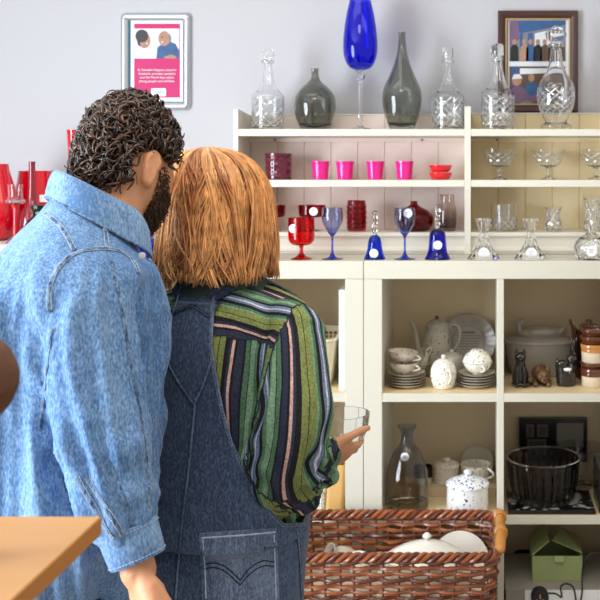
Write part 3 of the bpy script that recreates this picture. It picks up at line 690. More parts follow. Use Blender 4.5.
# ---------------------------------------------------------------- china and black ware in the cubes
K1, K2, K3 = SH[0][0]+.0004, SH[1][0]+.0004, SH[2][0]+.0004
def handle(q, x0, z0, x1, z1, out, r, mi=0, M_=None, n=12):
    pts = []
    for k in range(n+1):
        a = PI*k/n; pts.append(V(lerp(x0, x1, k/n)+out*math.sin(a), 0, lerp(z0, z1, k/n)))
    if M_: pts = [M_ @ p for p in pts]
    q.tube(pts, r, 8, mi)
def saucer(loc, label, group, m=None):
    q = MB(); q.lathe([(0,0),(.026,0),(.028,.002),(.045,.006),(.0545,.0105),(.055,.0115),(.054,.0122),(.044,.0085),(.027,.0045),(0,.0042)], 40)
    o = q.build('saucer', m or M['oldchina'], None, loc=loc); tag(o, label, 'saucer', group)
    w = MB(); w.tube([V(.0549*math.cos(a), .0549*math.sin(a), .0116) for a in [2*PI*k/40 for k in range(40)]], .0009, 6, closed=True); w.build('rim_line', M['rim'], o)
    return o
def cup(loc, label, group, m, rz=0, tilt=0):
    t = empty('teacup', loc, label, 'cup', group); t.rotation_euler = (tilt, 0, rz)
    q = MB(); vessel(q, cr([(.016,0),(.019,.002),(.018,.004),(.030,.012),(.039,.024),(.043,.035)], 4), .002, .005, 40); q.build('cup_body', m, t)
    q = MB(); handle(q, .036, .030, .030, .011, .022, .0026); q.build('handle', m, t)
    return t
s = sc(.09)
lx, ly = X(407,.09), .09
base = None; nm = ['bottom','second','third','fourth','top']
for k in range(5):
    lab = f'{nm[k]} saucer of the stack under the ivory teacups, beside the cream upright'
    if base is None: base = saucer((lx, ly, K1), lab, 'saucers under the ivory teacups')
    else: copy_tree(base, (lx+random.uniform(-.002,.002), ly+random.uniform(-.002,.002), K1+k*.0078), lab)
zc = K1+4*.0078+.0085-.0035
cup((lx-.010, ly, zc), 'lower of two stacked ivory floral teacups', 'ivory teacups', M['floral2'], rz=-.5)
cup((lx-.014, ly, zc+.0315), 'upper of two stacked ivory floral teacups, handle out', 'ivory teacups', M['floral2'], rz=-.35).rotation_euler = (0, math.radians(5), -.3)
rx, ry = X(476.8,.09), .09
for k in range(5): copy_tree(base, (rx+random.uniform(-.002,.002), ry+random.uniform(-.002,.002), K1+k*.0078), f'{nm[k]} saucer of the stack under the white teacups, beside the divider', 'saucers under the white teacups')
zc = K1+4*.0078+.005
cup((rx+.002, ry, zc), 'lower of two nested white floral teacups', 'white teacups', M['floral'], rz=-1.2)
c2 = cup((rx+.001, ry, zc+.071), 'upper white floral teacup turned upside down on another', 'white teacups', M['floral'], rz=.9); c2.rotation_euler = (PI, 0, .9)
# sugar pot
def lidded(name, label, cat, px, Y, zb, body, lid, knob, m, hnd=True, mlid=None, thick=.003):
    s = sc(Y); yb = body[0][1]; t = empty(name, (X(px,Y), Y, zb), label, cat)
    q = MB(); vessel(q, vprof(body, yb, s, 5), thick, .004, 40); q.build('pot_body', m, t)
    q = MB(); l = vprof(lid, yb, s, 4); q.lathe([(0,l[0][1])]+l+[(0,l[-1][1])], 40); lo = q.build('lid', mlid or m, t)
    q = MB(); k = vprof(knob, yb, s, 4); q.lathe([(0,k[0][1])]+k+[(0,k[-1][1])], 24); q.build('knob', mlid or m, lo)
    if hnd:
        q = MB(); r0 = max(a for a, b in body)*s
        handle(q, r0*.86, (yb-lerp(body[-1][1],yb,.18))*s, r0*.86, (yb-lerp(body[-1][1],yb,.75))*s, r0*.42, .003, M_=Matrix.Rotation(math.radians(-62),4,'Z')); q.build('handle', m, t)
    return t
lidded('sugar_pot', 'small white floral lidded sugar pot between the saucer stacks', 'pot', 443.5, .07, K1, [(8,393),(10,392),(12.6,384),(13,376),(11,370),(9.6,368)], [(10.2,368.3),(9.6,367.4),(6,364.6),(2,363.4)], [(1.2,363.6),(2.3,362),(2.2,360.4),(.8,359.6)], M['floral'])
lidded('milk_pot', 'grey lidded pot half hidden behind the white sugar pot', 'pot', 452, .172, K1, [(8,388),(11,386),(13,378),(12.5,369),(11,365)], [(11.6,365.4),(10,363),(5,360.4),(2,359.6)], [(1.4,360),(2.2,358.6),(1,357)], M['greychina'], False)
c = cup((X(425,.2), .2, K1+.036), 'ivory teacup tipped on its side behind the saucers', 'ivory teacups', M['floral2']); c.rotation_euler = (math.radians(12), math.radians(-52), .2)
# teapot
YTP = .245; s = sc(YTP)
t = empty('teapot', (X(437,YTP), YTP, K1), 'tall grey-white floral teapot at the back of the cube', 'teapot')
q = MB(); yb = 384; vessel(q, vprof([(11,yb),(14,381),(14.8,370),(13.6,350),(11.6,338),(11.2,334.5)], yb, s, 5), .003, .004, 44); q.build('pot_body', M['floral3'], t)
q = MB(); l = vprof([(11.8,334.8),(10,331.5),(5,328.6),(2.2,328)], yb, s, 4); q.lathe([(0,l[0][1])]+l+[(0,l[-1][1])], 40); lo = q.build('lid', M['greychina'], t)
q = MB(); q.ell((0,0,(yb-326.4)*s), (.0066,.0066,.0062), seg=16, rows=10); q.build('knob', M['rim'], lo)
q = MB(); q.tube([V(a*s,0,(yb-b)*s) for a, b in cr([(-12,362),(-18,358),(-20,349),(-22,339),(-26,332)], 5)], [lerp(.014,.0055,k/20) for k in range(21)], 12); q.build('spout', M['greychina'], t)
q = MB(); q.tube([V(a*s,0,(yb-b)*s) for a, b in cr([(10.5,338),(16,333.5),(21.5,336),(22.8,345),(20,355),(12.5,363)], 5)], .0042, 10); q.build('handle', M['greychina'], t)
# scalloped plate standing at the back
YPL = .328; s = sc(YPL); R = 27.5*s
t = empty('plate', (X(468.5,YPL), YPL, K1+R*1.02), 'large scalloped plate with printed verse standing behind the teapot', 'plate')
rot = Matrix.Rotation(math.radians(78),4,'X')
q = MB(); scal = lambda r,a,z: r*(1+.028*abs(math.sin(11*a))) if r > R*.6 else r
q.lathe([(0,0),(R*.62,0),(R*.7,.003),(R*.97,.012),(R*.975,.0135),(R*.96,.015),(R*.7,.0065),(R*.62,.0035),(0,.0035)], 132, mod=scal, M=rot); q.build('plate_body', M['greychina'], t)
q = MB(); T = rot
def onp(x, y, z=.0037): return T @ V(x, y, z)
for k, w in enumerate((.020,.034,.036,.034,.030,.032,.022)):
    yy = .026-k*.0085; x0 = random.uniform(-.003,.003)
    q.add([onp(x0-w, yy), onp(x0+w, yy), onp(x0+w, yy+(.0042 if k == 0 else .0016)), onp(x0-w, yy+(.0042 if k == 0 else .0016))], [(0,1,2,3)], 0, False)
q.tube([onp(R*.58*math.cos(a), R*.58*math.sin(a), .004) for a in [2*PI*k/60 for k in range(60)]], .0006, 5, closed=True)
q.build('printed_verse', M['rim'], t)
# casserole with duck lid
YD = .26; s = sc(YD)
t = empty('casserole', (X(540,YD), YD, K1), 'large grey oval casserole dish with a duck-shaped lid', 'casserole')
yb = 386; q = MB(); vessel(q, vprof([(26,yb),(29,384),(33,370),(35,356),(36,353.5)], yb, s, 5), .005, .006, 56, sxy=(1,.62)); q.build('dish', M['greychina'], t)
q = MB(); l = vprof([(36.5,353.4),(36,351.5),(28,349),(18,347.5)], yb, s, 4); q.lathe([(0,l[0][1])]+l+[(0,l[-1][1])], 56, sxy=(1,.62)); lo = q.build('lid', M['greychina'], t)
q = MB(); b0 = (yb-345)*s
q.ell((.0,0,b0), (23*s,.034,7.5*s), seg=28, rows=14)
q.tube([V(a*s,0,(yb-b)*s) for a, b in cr([(-17,345),(-21,341),(-21,336),(-18.5,333.5)], 5)], [.012,.012,.011,.010,.009,.0085,.008,.008,.008,.008,.0085,.009,.0095,.0095,.009,.008], 12)
q.ell((-18.4*s,0,(yb-333.6)*s), (.0125,.0105,.010), seg=16, rows=10)
q.tube([V(-20.5*s,0,(yb-334)*s), V(-23.5*s,0,(yb-336)*s), V(-25.5*s,0,(yb-337.4)*s)], [.006,.0045,.002], 10)
q.tube([V(a*s,0,(yb-b)*s) for a, b in ((16,345.5),(21,343),(24,340.5),(26.5,337))], [.016,.012,.008,.003], 10)
for sg in (-1, 1): q.ell((.006, sg*.026, b0+.006), (.045,.012,.014), seg=18, rows=10)
q.build('duck', M['greychina'], lo)
# small figurines
YG = .10; s = sc(YG)
t = empty('cat_figurine', (X(520.3,YG), YG, K1), 'upright black cat figurine beside the divider', 'figurine')
q = MB(); q.ell((0,0,.0078), (.027,.024,.0075), seg=24, rows=10)
q.lathe([(0,.004),(.021,.006),(.025,.02),(.0235,.038),(.0165,.055),(.0135,.066),(.0145,.072),(.010,.08),(0,.082)], 24, sxy=(1,.85))
q.ell((0,-.002,.083), (.0165,.015,.0155), seg=22, rows=12)
for sg in (-1,1):
    q.lathe([(.0065,0),(.004,.007),(.0005,.014)], 8, c=(sg*.0115,0,.094), sxy=(1,.6)); q.tube([V(sg*.009,-.018,.055), V(sg*.010,-.023,.03), V(sg*.010,-.025,.008)], [.006,.0055,.006], 10)
    q.ell((sg*.010,-.027,.0062), (.007,.010,.0055), seg=12, rows=8)
q.ell((0,-.016,.079), (.007,.006,.005), seg=14, rows=8)
q.tube([V(.022,.004,.008), V(.03,-.012,.007), V(.02,-.026,.008), V(.004,-.03,.008)], [.006,.006,.005,.004], 10)
q.build('cat_body', M['blackcer'], t)
q = MB()
for sg in (-1,1): q.ell((sg*.0065,-.0155,.087), (.0024,.0018,.0024), seg=10, rows=6)
q.build('eyes', M['ambercer'], t)
t = empty('dog_figurine', (X(541.3,.12), .12, K1+.002), 'tan and brown lying dog figurine beside the black cat', 'figurine'); s = sc(.12)
q = MB(); q.ell((0,.02,.026), (.028,.042,.026), seg=24, rows=14); q.ell((.004,-.022,.027), (.021,.020,.019), seg=22, rows=12); q.ell((.006,-.04,.019), (.012,.012,.010), seg=16, rows=10)
for sg in (-1,1):
    q.lathe([(.008,0),(.006,.009),(.001,.018)], 10, c=(.004+sg*.014,-.018,.040), sxy=(1,.5)); q.tube([V(sg*.02,-.005,.008), V(sg*.019,-.03,.007), V(sg*.018,-.045,.0065)], [.009,.008,.0065], 10)
q.build('dog_body', M['dogcer'], t)
q = MB(); q.ell((.006,-.0525,.021), (.0045,.003,.0035), seg=12, rows=8)
for sg in (-1,1): q.ell((.0045+sg*.008,-.0405,.031), (.0025,.002,.0025), seg=10, rows=6)
q.build('nose_and_eyes', M['black'], t)
t = empty('toby_jug', (X(566,.10), .10, K1), 'black jug figurine with two animal heads, beside the brown ramekins', 'figurine')
q = MB(); vessel(q, cr([(.024,0),(.027,.004),(.029,.03),(.031,.05),(.032,.062)], 4), .004, .006, 32, sxy=(1,.8)); q.build('jug_body', M['blackcer'], t)
q = MB(); q.ell((.016,-.002,.078), (.015,.014,.015), seg=20, rows=12)
for sg in (-1,1): q.lathe([(.005,0),(.003,.006),(.0005,.011)], 8, c=(.016+sg*.009,0,.089), sxy=(1,.6))
q.ell((.012,-.014,.075), (.006,.006,.005), seg=12, rows=8); q.ell((-.012,-.018,.068), (.016,.012,.011), seg=18, rows=10); q.ell((-.024,-.004,.071), (.007,.006,.009), seg=12, rows=8)
q.tube([V(.012,-.004,.07), V(.014,-.02,.055), V(.010,-.026,.04)], [.009,.008,.006], 10)
q.build('animal_heads', M['blackcer'], t)
q = MB(); q.ell((.003,-.0265,.052), (.0125,.004,.0055), seg=16, rows=8); q.build('pale_patch', M['china'], t)
# brown glazed ramekins
YK = .10; s = sc(YK); rx_ = X(594,YK)
def ramekin(z, label, mb_, mr_):
    t = empty('ramekin', (rx_, YK, z), label, 'ramekin', 'stacked brown-rimmed ramekins')
    q = MB(); vessel(q, [(.0345,0),(.0355,.001),(.037,.034),(.0372,.048)], .0035, .004, 84, mod=lambda r,a,zz: r-.0012*abs(math.sin(14*a)) if zz < .036 else r); q.build('ribbed_body', mb_, t, angle=50)
    q = MB(); q.lathe([(.0374,.037),(.0385,.041),(.0395,.049),(.038,.053),(.034,.0525),(.0335,.046)], 48, mod=lambda r,a,zz: r); q.lathe([(.0376,.031),(.0382,.0385),(.0378,.0415),(.0372,.0385)], 48); q.build('glazed_rim', mr_, t)
    return t
def brbowl(z, label):
    t = empty('glazed_bowl', (rx_-.003, YK, z), label, 'bowl', 'treacle-glazed bowls')
    q = MB(); vessel(q, cr([(.020,0),(.024,.003),(.0295,.012),(.0318,.018),(.0356,.0235),(.036,.030)], 4), .003, .004, 44); q.build('bowl_body', M['browncer'], t)
    q = MB(); q.tube([V(.0358*math.cos(a), .0358*math.sin(a), .0305) for a in [2*PI*k/40 for k in range(40)]], .0026, 8, closed=True); q.build('rolled_rim', M['browncer'], t)
z = K1
ramekin(z, 'bottom brown-rimmed ribbed ramekin of the stack', M['creamcer'], M['browncer']); z += .0535
brbowl(z-.0155, 'treacle-brown bowl between the two ribbed ramekins'); z += .0165
ramekin(z, 'upper ribbed ramekin of the stack, with an amber rim', M['creamcer'], M['ambercer']); z += .0535
brbowl(z-.0105, 'lower of two treacle-brown bowls topping the ramekin stack'); brbowl(z+.012, 'topmost treacle-brown bowl on the ramekin stack')
YA = .205; s = sc(YA); yb = 386
t = empty('glass_teapot', (X(589,YA), YA, K1), 'amber glass teapot behind the brown ramekins', 'teapot')
q = MB(); vessel(q, vprof([(12,yb),(14.5,382),(16,366),(15,350),(12,340),(10,337)], yb, s, 5), .003, .005, 40); q.build('pot_body', M['amberglass'], t)
q = MB(); q.tube([V(a*s,0,(yb-b)*s) for a, b in cr([(-12,356),(-14,347),(-15,338),(-18.5,329)], 5)], [lerp(.017,.007,k/15) for k in range(16)], 14); q.build('spout', M['amberglass'], t)
q = MB(); l = vprof([(10.4,336.8),(9.6,334),(7,331.5),(2.5,331),(3.5,329),(2,327.4)], yb, s, 4); q.lathe([(0,l[0][1])]+l+[(0,l[-1][1])], 32); q.build('lid', M['browncer'], t)
q = MB(); q.tube([V(a*s*.35,a*s*.93,(yb-b)*s) for a, b in cr([(10,342),(20,338),(26,350),(22,366),(13,370)], 5)], .0055, 10); q.build('handle', M['amberglass'], t)
# smoky bottle and pots below
t = one('bottle', 'big smoky blue-grey glass bottle with a flared lip, behind the basket rim', 'bottle', 407, .075, K2, [(20,511),(21.5,509),(21.4,490),(20,474),(14.5,458),(8.6,449),(6.6,442),(6.6,436),(9,431.5),(9.6,430)], M['bottlegl'], .0028, .006)
sticker(t, -.0035, -.0375, (511-457.5)*sc(.075), .0122)
q = MB(); s = sc(.23)
t = empty('stepped_carton', (X(459,.23), .23, K2), 'low buff carton that the small floral pots stand on', 'box')
zt_ = Z(487.5,.16)-K2
q = MB(); q.box((-.11,-.07,0), (.11,.07,zt_-.004)); q.build('carton_body', M['carton'], t)
q = MB(); q.box((-.112,-.072,zt_-.0035), (.112,.072,zt_)); q.build('carton_lid', M['carton'], t)
ZCt = K2+zt_+.0004
lidded('jam_pot', 'small ivory floral pot with a knobbed lid on the buff carton', 'pot', 446.5, .21, ZCt, [(11.8,486),(12.4,485),(12.6,474),(12.3,470)], [(13,470.3),(12.4,467.6),(7,465.4),(2,465)], [(2.4,465.4),(3.6,463.6),(3.2,461.8),(1,461.2)], M['floral2'], False)
c = empty('breakfast_cup', (X(475.5,.21), .21, ZCt), 'wide floral breakfast cup on the buff carton, behind the sprigged box', 'cup'); s = sc(.21)
q = MB(); vessel(q, vprof([(9,486),(11,484.5),(14,477),(15,467.5)], 486, s, 5), .0028, .004, 40); q.build('cup_body', M['floral2'], c)
q = MB(); handle(q, .043, .05, .036, .016, .026, .0035, M_=Matrix.Rotation(-.6,4,'Z')); q.build('handle', M['oldchina'], c)
c = empty('mug', (X(423.6,.21), .21, ZCt), 'small mug with a dark rim beside the smoky bottle, on the carton', 'mug')
q = MB(); vessel(q, vprof([(8.5,486),(9,485),(9,480)], 486, s, 4), .0028, .004, 36); q.build('mug_body', M['oldchina'], c)
q = MB(); q.lathe([(9.05*s,(486-480)*s),(9.05*s,(486-470)*s),(8.2*s,(486-470)*s),(8.2*s,(486-480)*s)], 36); q.build('dark_band', M['black'], c)
lidded('trinket_box', 'round white sprigged lidded china pot with blue flowers on its lid', 'pot', 467.5, .06, K2, [(20,514),(21,513),(20.6,494),(20.8,489.5)], [(21.6,489.8),(21.4,487.8),(17,485),(8,481.6),(3,480.6)], [(2.2,481),(3.8,478.4),(3.2,476),(1.2,474.6)], M['sprig'], False, M['navysprig'])
t = empty('plate', (X(477.5,.335), .335, K2+.052), 'ivory side plate leaning at the back, half hidden by the sprigged pot', 'plate')
q = MB(); q.lathe([(0,0),(.032,0),(.05,.008),(.0505,.0095),(.032,.003),(0,.003)], 40, M=Matrix.Rotation(math.radians(75),4,'X')); q.build('plate_body', M['oldchina'], t)
# black ware
YB4 = .345; s = sc(YB4)
tw, th_ = 34*s, 21.5*s
t = empty('collage_frame', (X(553,YB4), YB4, Z(460.5,YB4)), 'black multi-picture frame leaning at the back of the cube', 'picture frame')
q = MB(); q.box((-tw,-.012,0), (tw,.006,2*th_)); fo = q.build('frame_body', M['blackgloss'], t)
def pane(a, b, c_, d, m, nm_='photo_window'):
    q = MB(); q.box((X(a,YB4)-X(553,YB4),-.0128,Z(d,YB4)-Z(460.5,YB4)), (X(b,YB4)-X(553,YB4),-.0121,Z(c_,YB4)-Z(460.5,YB4))); return q.build(nm_, m, t)
M['darkphoto'] = mat('dark_photo', C(52,46,42), .5, .4, 60); M['stonephoto'] = mat('speckled_photo', C(120,116,106), .6, .35, 160); M['mountgrey'] = mat('dim_mount', C(78,72,66), .6, .1)
pane(556.5, 583, 422, 446, M['stonephoto'])
for a, b, c_, d in ((526,534,423.5,436),(537,548,423.5,436),(527,546,438,454.5)):
    o = pane(a, b, c_, d, M['mountgrey']); 
    q = MB(); k = 2.2*s; q.box((X(a,YB4)-X(553,YB4)+k,-.0134,Z(d,YB4)-Z(460.5,YB4)+k), (X(b,YB4)-X(553,YB4)-k,-.0129,Z(c_,YB4)-Z(460.5,YB4)-k)); q.build('photo', M['darkphoto'], o)
# the frame stands on a low black board so nothing floats
q = MB(); zf = Z(460.5,YB4)-K2
q.box((-tw*.2,-.006,-zf), (tw*.2,.004,-.0003)); q.build('strut', M['blackgloss'], t)
ZBX = Z(509.5,.02)-K2
t = empty('flat_box', (X(549,.13), .13, K2), 'flat black box with a grey leaf pattern under the dark fluted bowl', 'box')
q = MB(); hx = 43.5*sc(.02); q.box((-hx,-.118,0), (hx,.06,ZBX)); q.build('box_body', M['blackbox'], t)
q = MB(); q.box((-hx-.001,-.1195,0), (hx+.001,-.1183,.012)); q.build('front_edge', M['blackgloss'], t)
t = empty('black_folder', (X(601.5,.06), .07, K2), 'black upright folder beside the patterned black box', 'folder')
q = MB(); q.box((-.012,-.05,0), (.012,.09,.125)); q.build('folder_cover', M['blackgloss'], t)
q = MB(); q.box((-.010,-.049,.004), (.010,.088,.1255)); q.build('folder_pages', M['cardin'], t)
t = one('bowl', 'large dark fluted glass bowl standing on the patterned black box', 'bowl', 543.5, .11, K2+ZBX, [(27,505),(29,503),(33.5,485),(35.5,466),(36,463)], M['darkglass'], .0035, .008, 144, None, lambda r,a,z: r*(1+.034*math.cos(24*a)) if .006 < z < .11 else r, 8)
q = MB(); rr = 36*sc(.11); q.tube([V(rr*math.cos(a), rr*math.sin(a), (505-463)*sc(.11)) for a in [2*PI*k/64 for k in range(64)]], .0024, 8, closed=True); q.build('rolled_rim', M['darkglass'], t)
one('bowl', 'clear glass mixing bowl behind the dark fluted bowl', 'bowl', 579, .258, K2, [(13,497),(16,495),(22,478),(24.4,462),(24.8,457)], M['clear'], .003, .005, 48)
# green box, white carton and cable on the lowest visible shelf
ZC0 = Z(589.5,0)
t = empty('flat_carton', (X(566,.0), .0, K3), 'grey and white flat carton at the front of the lowest shelf, under the green box', 'box')
q = MB(); q.box((X(506,0)-X(566,0),.001,0), (X(617,0)-X(566,0),.26,ZC0-K3-.0025)); q.build('carton_body', M['cartongrey'], t)
q = MB(); q.box((X(505,0)-X(566,0)+.001,.0,ZC0-K3-.0022), (X(618,0)-X(566,0)-.002,.261,ZC0-K3)); q.build('carton_lid', M['cartongrey'], t)
q = MB(); q.box((X(525,0)-X(566,0),-.0009,.004), (X(616,0)-X(566,0),-.0001,ZC0-K3-.001)); lo = q.build('white_label', M['white'], t)
q = MB()
for k in range(4): q.box((X(556,0)-X(566,0),-.0012,.02+k*.022), (X(556+34-6*k,0)-X(566,0),-.001,.026+k*.022))
q.build('printed_lines', M['ink'], lo)
YGB = .135; s = sc(.05)
t = empty('cardboard_box', (X(557.5,.05), YGB, ZC0+.0004), 'sage green cardboard box with its flaps half open', 'box')
bw_, bd, bh = 25*s, .08, (586-561)*s
th = .003
for nm_, a, b in (('front_wall',(-bw_,-bd,0),(bw_,-bd+th,bh)),('back_wall',(-bw_,bd-th,0),(bw_,bd,bh)),('side_wall',(-bw_,-bd+th,0),(-bw_+th,bd-th,bh)),('side_wall',(bw_-th,-bd+th,0),(bw_,bd-th,bh)),('box_floor',(-bw_+th,-bd+th,0),(bw_-th,bd-th,th))):
    q = MB(); q.box(a, b); q.build(nm_, M['greenbox'] if nm_ != 'box_floor' else M['cardin'], t)
def flap(pts, off):
    q = MB(); q.prism(pts, off); q.build('flap', M['greenbox'], t)
flap([V(-bw_,-bd,bh+.001), V(-bw_,bd,bh+.001), V(-bw_+.045,bd-.01,bh+.045), V(-bw_+.05,-bd+.02,bh+.036)], (-.002,0,.002))
flap([V(bw_,-bd+.02,bh+.001), V(bw_,bd,bh+.001), V(bw_-.05,bd-.02,bh+.03), V(bw_-.085,-bd+.05,bh+.026)], (.002,0,.002))
flap([V(-.010,-bd-.001,bh+.001), V(.018,-bd-.001,bh+.001), V(.016,-bd-.012,bh-.012), V(-.008,-bd-.012,bh-.012)], (0,-.0015,.001))
t = empty('power_plug', (X(539.5,-.02), -.021, Z(606,-.02)), 'black mains plug with a looping black cable, hanging against the white label', 'plug')
q = MB(); q.ell((0,0,.030), (.025,.017,.026), seg=28, rows=16); q.lathe([(.024,0),(.025,.004),(.025,.012),(.022,.016)], 28, M=Matrix.Rotation(PI/2,4,'X'), c=(0,-.006,.030)); q.build('plug_body', M['black'], t)
for x, z in ((-.008,.026),(.008,.026),(0,.040)): q = MB(); q.box((x-.0022,-.040,z-.003), (x+.0022,-.020,z+.003)); q.build('prong', M['gold'], t)
q = MB(); q.tube([V(*p) for p in cr([(.018,0,.036),(.045,.002,.034),(.062,.004,.024),(.06,.006,.052),(.078,.006,.060),(.096,.004,.048),(.103,.004,.012),(.113,.004,.006),(.12,.008,.04),(.122,.03,.075),(.130,.03,.115),(.155,.035,.135),(.2,.035,.13)], 6)], .0026, 8); q.build('cable', M['black'], t)
# contents of the unit behind the woman
YW = .16
t = empty('storage_basket', (X(312,YW), YW, K1+.01), 'tapered cream straw storage basket on the shelf behind the woman', 'basket')
t.location.z = Z(389.5-5,.12)*0+SH[0][0]+.0004
q = MB(); rings = []
for f_, z in ((.74,0),(.76,.004),(.98,.125),(1.0,.14)):
    rings.append([V(x*f_, y*f_, z) for x, y in rrect(.085,.13,.03)])
inn = [[V(x*f_*.955, y*f_*.965, z) for x, y in rrect(.085,.13,.03)] for f_, z in ((1.0,.14),(.98,.12),(.78,.006))]
q.loft(rings+inn, smooth=True); q.build('basket_body', M['straw'], t, angle=50)
q = MB(); q.tube([V(x,y,.141) for x, y in rrect(.084,.129,.03)], .005, 8, closed=True); q.build('rim', M['straw'], t)
q = MB()
for k in range(9):
    for r_ in range(2): q.box((-.06+k*.0135,.1205,.108+r_*.012), (-.0525+k*.0135,.1225,.116+r_*.012))
q.build('lattice_gap', M['dogcer'], t)
q = MB(); x1 = X(344.2,.02); q.box((0,0,0), (.016,.26,Z(290,.03)-SH[0][0])); o = q.build('ring_binder', M['greyboard'], None, loc=(X(339,.03), .03, SH[0][0]+.0004)); tag(o, 'pale grey-white slim binder standing against the upright behind the woman', 'binder')
q = MB(); q.box((-.001,.004,.004), (.0165,.261,Z(290,.03)-SH[0][0]-.004)); q.build('binder_pages', M['white'], o)
t = empty('canvas_bag', (X(337,.08), .08, SH[1][0]+.0004), 'tan canvas bag standing in the cube under the straw basket', 'bag')
q = MB(); rings = []
for f_, z in ((.95,0),(1,.01),(.97,.07),(.9,.12),(.86,.134)): rings.append([V(x*f_+z*.06, y*f_, z) for x, y in rrect(.026,.06,.012)])
rings += [[V(x*f_+z*.06, y*f_, z) for x, y in rrect(.024,.057,.012)] for f_, z in ((.86,.134),(.9,.1),(.95,.01))]
q.loft(rings); q.build('bag_body', M['tanbag'], t)
q = MB(); q.tube([V(.008+.004, -.025,.12), V(.012,-.02,.145), V(.012,.02,.145), V(.012,.025,.12)], .003, 8); q.build('strap', M['tanbag'], t)
t = empty('plastic_basket', (X(312,.07), .08, SH[1][0]+.0004), 'white lattice plastic basket beside the tan bag', 'basket')
q = MB(); W_, D_, H_ = .040, .06, .058
for z in [0.0025+k*.0135 for k in range(5)]: q.tube([V(x,y,z) for x, y in rrect(W_,D_,.01)], .0022, 6, closed=True)
rp = rrect(W_, D_, .01, 3)
def along(pts, step):
    out = []; acc = 0
    for i in range(len(pts)):
        a = Vector((*pts[i],0)); b = Vector((*pts[(i+1) % len(pts)],0)); L_ = (b-a).length
        while acc < L_: out.append(a+(b-a)*(acc/L_)); acc += step
        acc -= L_
    return out
for p in along(rp, .0135): q.tube([V(p.x,p.y,.0035), V(p.x,p.y,.057)], .0022, 6)
q.box((-W_,-D_,0), (W_,D_,.002)); q.build('lattice_body', M['plasticwhite'], t)
q = MB(); q.tube([V(x,y,.0585) for x, y in rrect(W_,D_,.01)], .0038, 8, closed=True); q.build('rim', M['plasticwhite'], t)
# ---------------------------------------------------------------- wicker hamper
ZR = .772; YF0, YF1 = -.352, -.045
bx0, bx1 = -.50, .046
cx, cy = (bx0+bx1)/2, (YF0+YF1)/2; hx, hy = (bx1-bx0)/2, (YF1-YF0)/2
HB = .33
t = empty('wicker_basket', (cx, cy, ZR-HB), 'red-brown wicker hamper in front of the shelves, holding white china', 'basket')
def path(z, n=240):
    f_ = lerp(.88, 1, z/HB); p = rrect(hx*f_, hy*f_, .05, 5); P_ = [Vector((*a,0)) for a in p]
    L_ = [0]
    for i in range(len(P_)): L_.append(L_[-1]+(P_[(i+1) % len(P_)]-P_[i]).length)
    out = []; j = 0
    for k in range(n):
        d = L_[-1]*k/n
        while L_[j+1] < d: j += 1
        a, b = P_[j], P_[(j+1) % len(P_)]; tt = (d-L_[j])/max(1e-9, L_[j+1]-L_[j]); c_ = a.lerp(b, tt); tn = (b-a).normalized()
        out.append((c_, Vector((tn.y, -tn.x, 0))))
    return out
NS = 44; q = MB(); rows_n = 20
for r_ in range(rows_n):
    z = .012+r_*(HB-.04)/(rows_n-1)
    pts = []
    for k, (p, nn) in enumerate(path(z)):
        w = math.sin(PI*NS*k/240+PI*(r_ % 2))*.0052
        pts.append(V(p.x, p.y, z+random.uniform(-.0008,.0008)+.0012*math.sin(PI*NS*k/240+r_))+nn*w)
    q.tube(pts, [.0054+random.uniform(-.0007,.0007) for _ in pts], 6, r_ % 3 == 1, closed=True)
for k in range(NS):
    i = int((k+.0)*240/NS) % 240
    q.tube([V(path(z)[i][0].x, path(z)[i][0].y, z) for z in (.006,.1,.2,HB-.012)], .0038, 6, 1)
q.build('woven_wall', [M['wicker'], M['wicker2']], t)
q = MB()
for ph_ in range(3):                                         # braided border
    pts = []
    for k, (p, nn) in enumerate(path(HB)):
        a = 2*PI*k/240*26+ph_*2*PI/3; pts.append(V(p.x,p.y,HB-.016)+nn*(.0068*math.cos(a))+V(0,0,.0085*math.sin(a)))
    q.tube(pts, .0058, 7, ph_ == 1, closed=True)
q.build('braided_rim', [M['wicker'], M['wicker2']], t)
q = MB(); q.tube([V(hx+.004,-hy+.03,HB-.006), V(hx+.008,-hy*.35,HB+.006), V(hx+.008,hy*.35,HB+.006), V(hx+.002,hy-.03,HB-.002)], .0135, 14); 
ho = q.build('cane_handle', M['cane'], t)
q = MB()
for yy in (-.35,.4):
    for k in range(4): q.tube([V(hx+.008+.015*math.cos(a), hy*yy+k*.006, HB+.006+.015*math.sin(a)) for a in [2*PI*j/16 for j in range(16)]], .0026, 6, closed=True)
q.build('handle_binding', M['cane'], ho)
q = MB(); p_ = path(.0); q.add([V(a.x*.985,a.y*.985,.004) for a, b in p_], [tuple(range(len(p_)))], 0, False); q.build('base_mat', M['wicker2'], t)
q = MB(); rr_ = []
for z in (.008,.12,.215): rr_.append([V(a.x*.965, a.y*.95, z) for a, b in path(z, 80)])
q.loft(rr_, cap0=True, cap1=False); q.build('cloth_lining', M['liner'], t)
q = MB(); zt0 = ZR-HB-.0006
t2 = empty('low_bench', (cx, cy, 0), 'low pine bench carrying the wicker hamper', 'bench')
q = MB(); q.box((-hx-.03,-hy,zt0-.03), (hx+.03,hy,zt0)); q.build('bench_top', M['bench'], t2)
for sx_ in (-1,1):
    for sy_ in (-1,1): q = MB(); x, y = sx_*(hx-.02), sy_*(hy-.03); q.box((x-.02,y-.02,0), (x+.02,y+.02,zt0-.0305)); q.build('leg', M['bench'], t2)
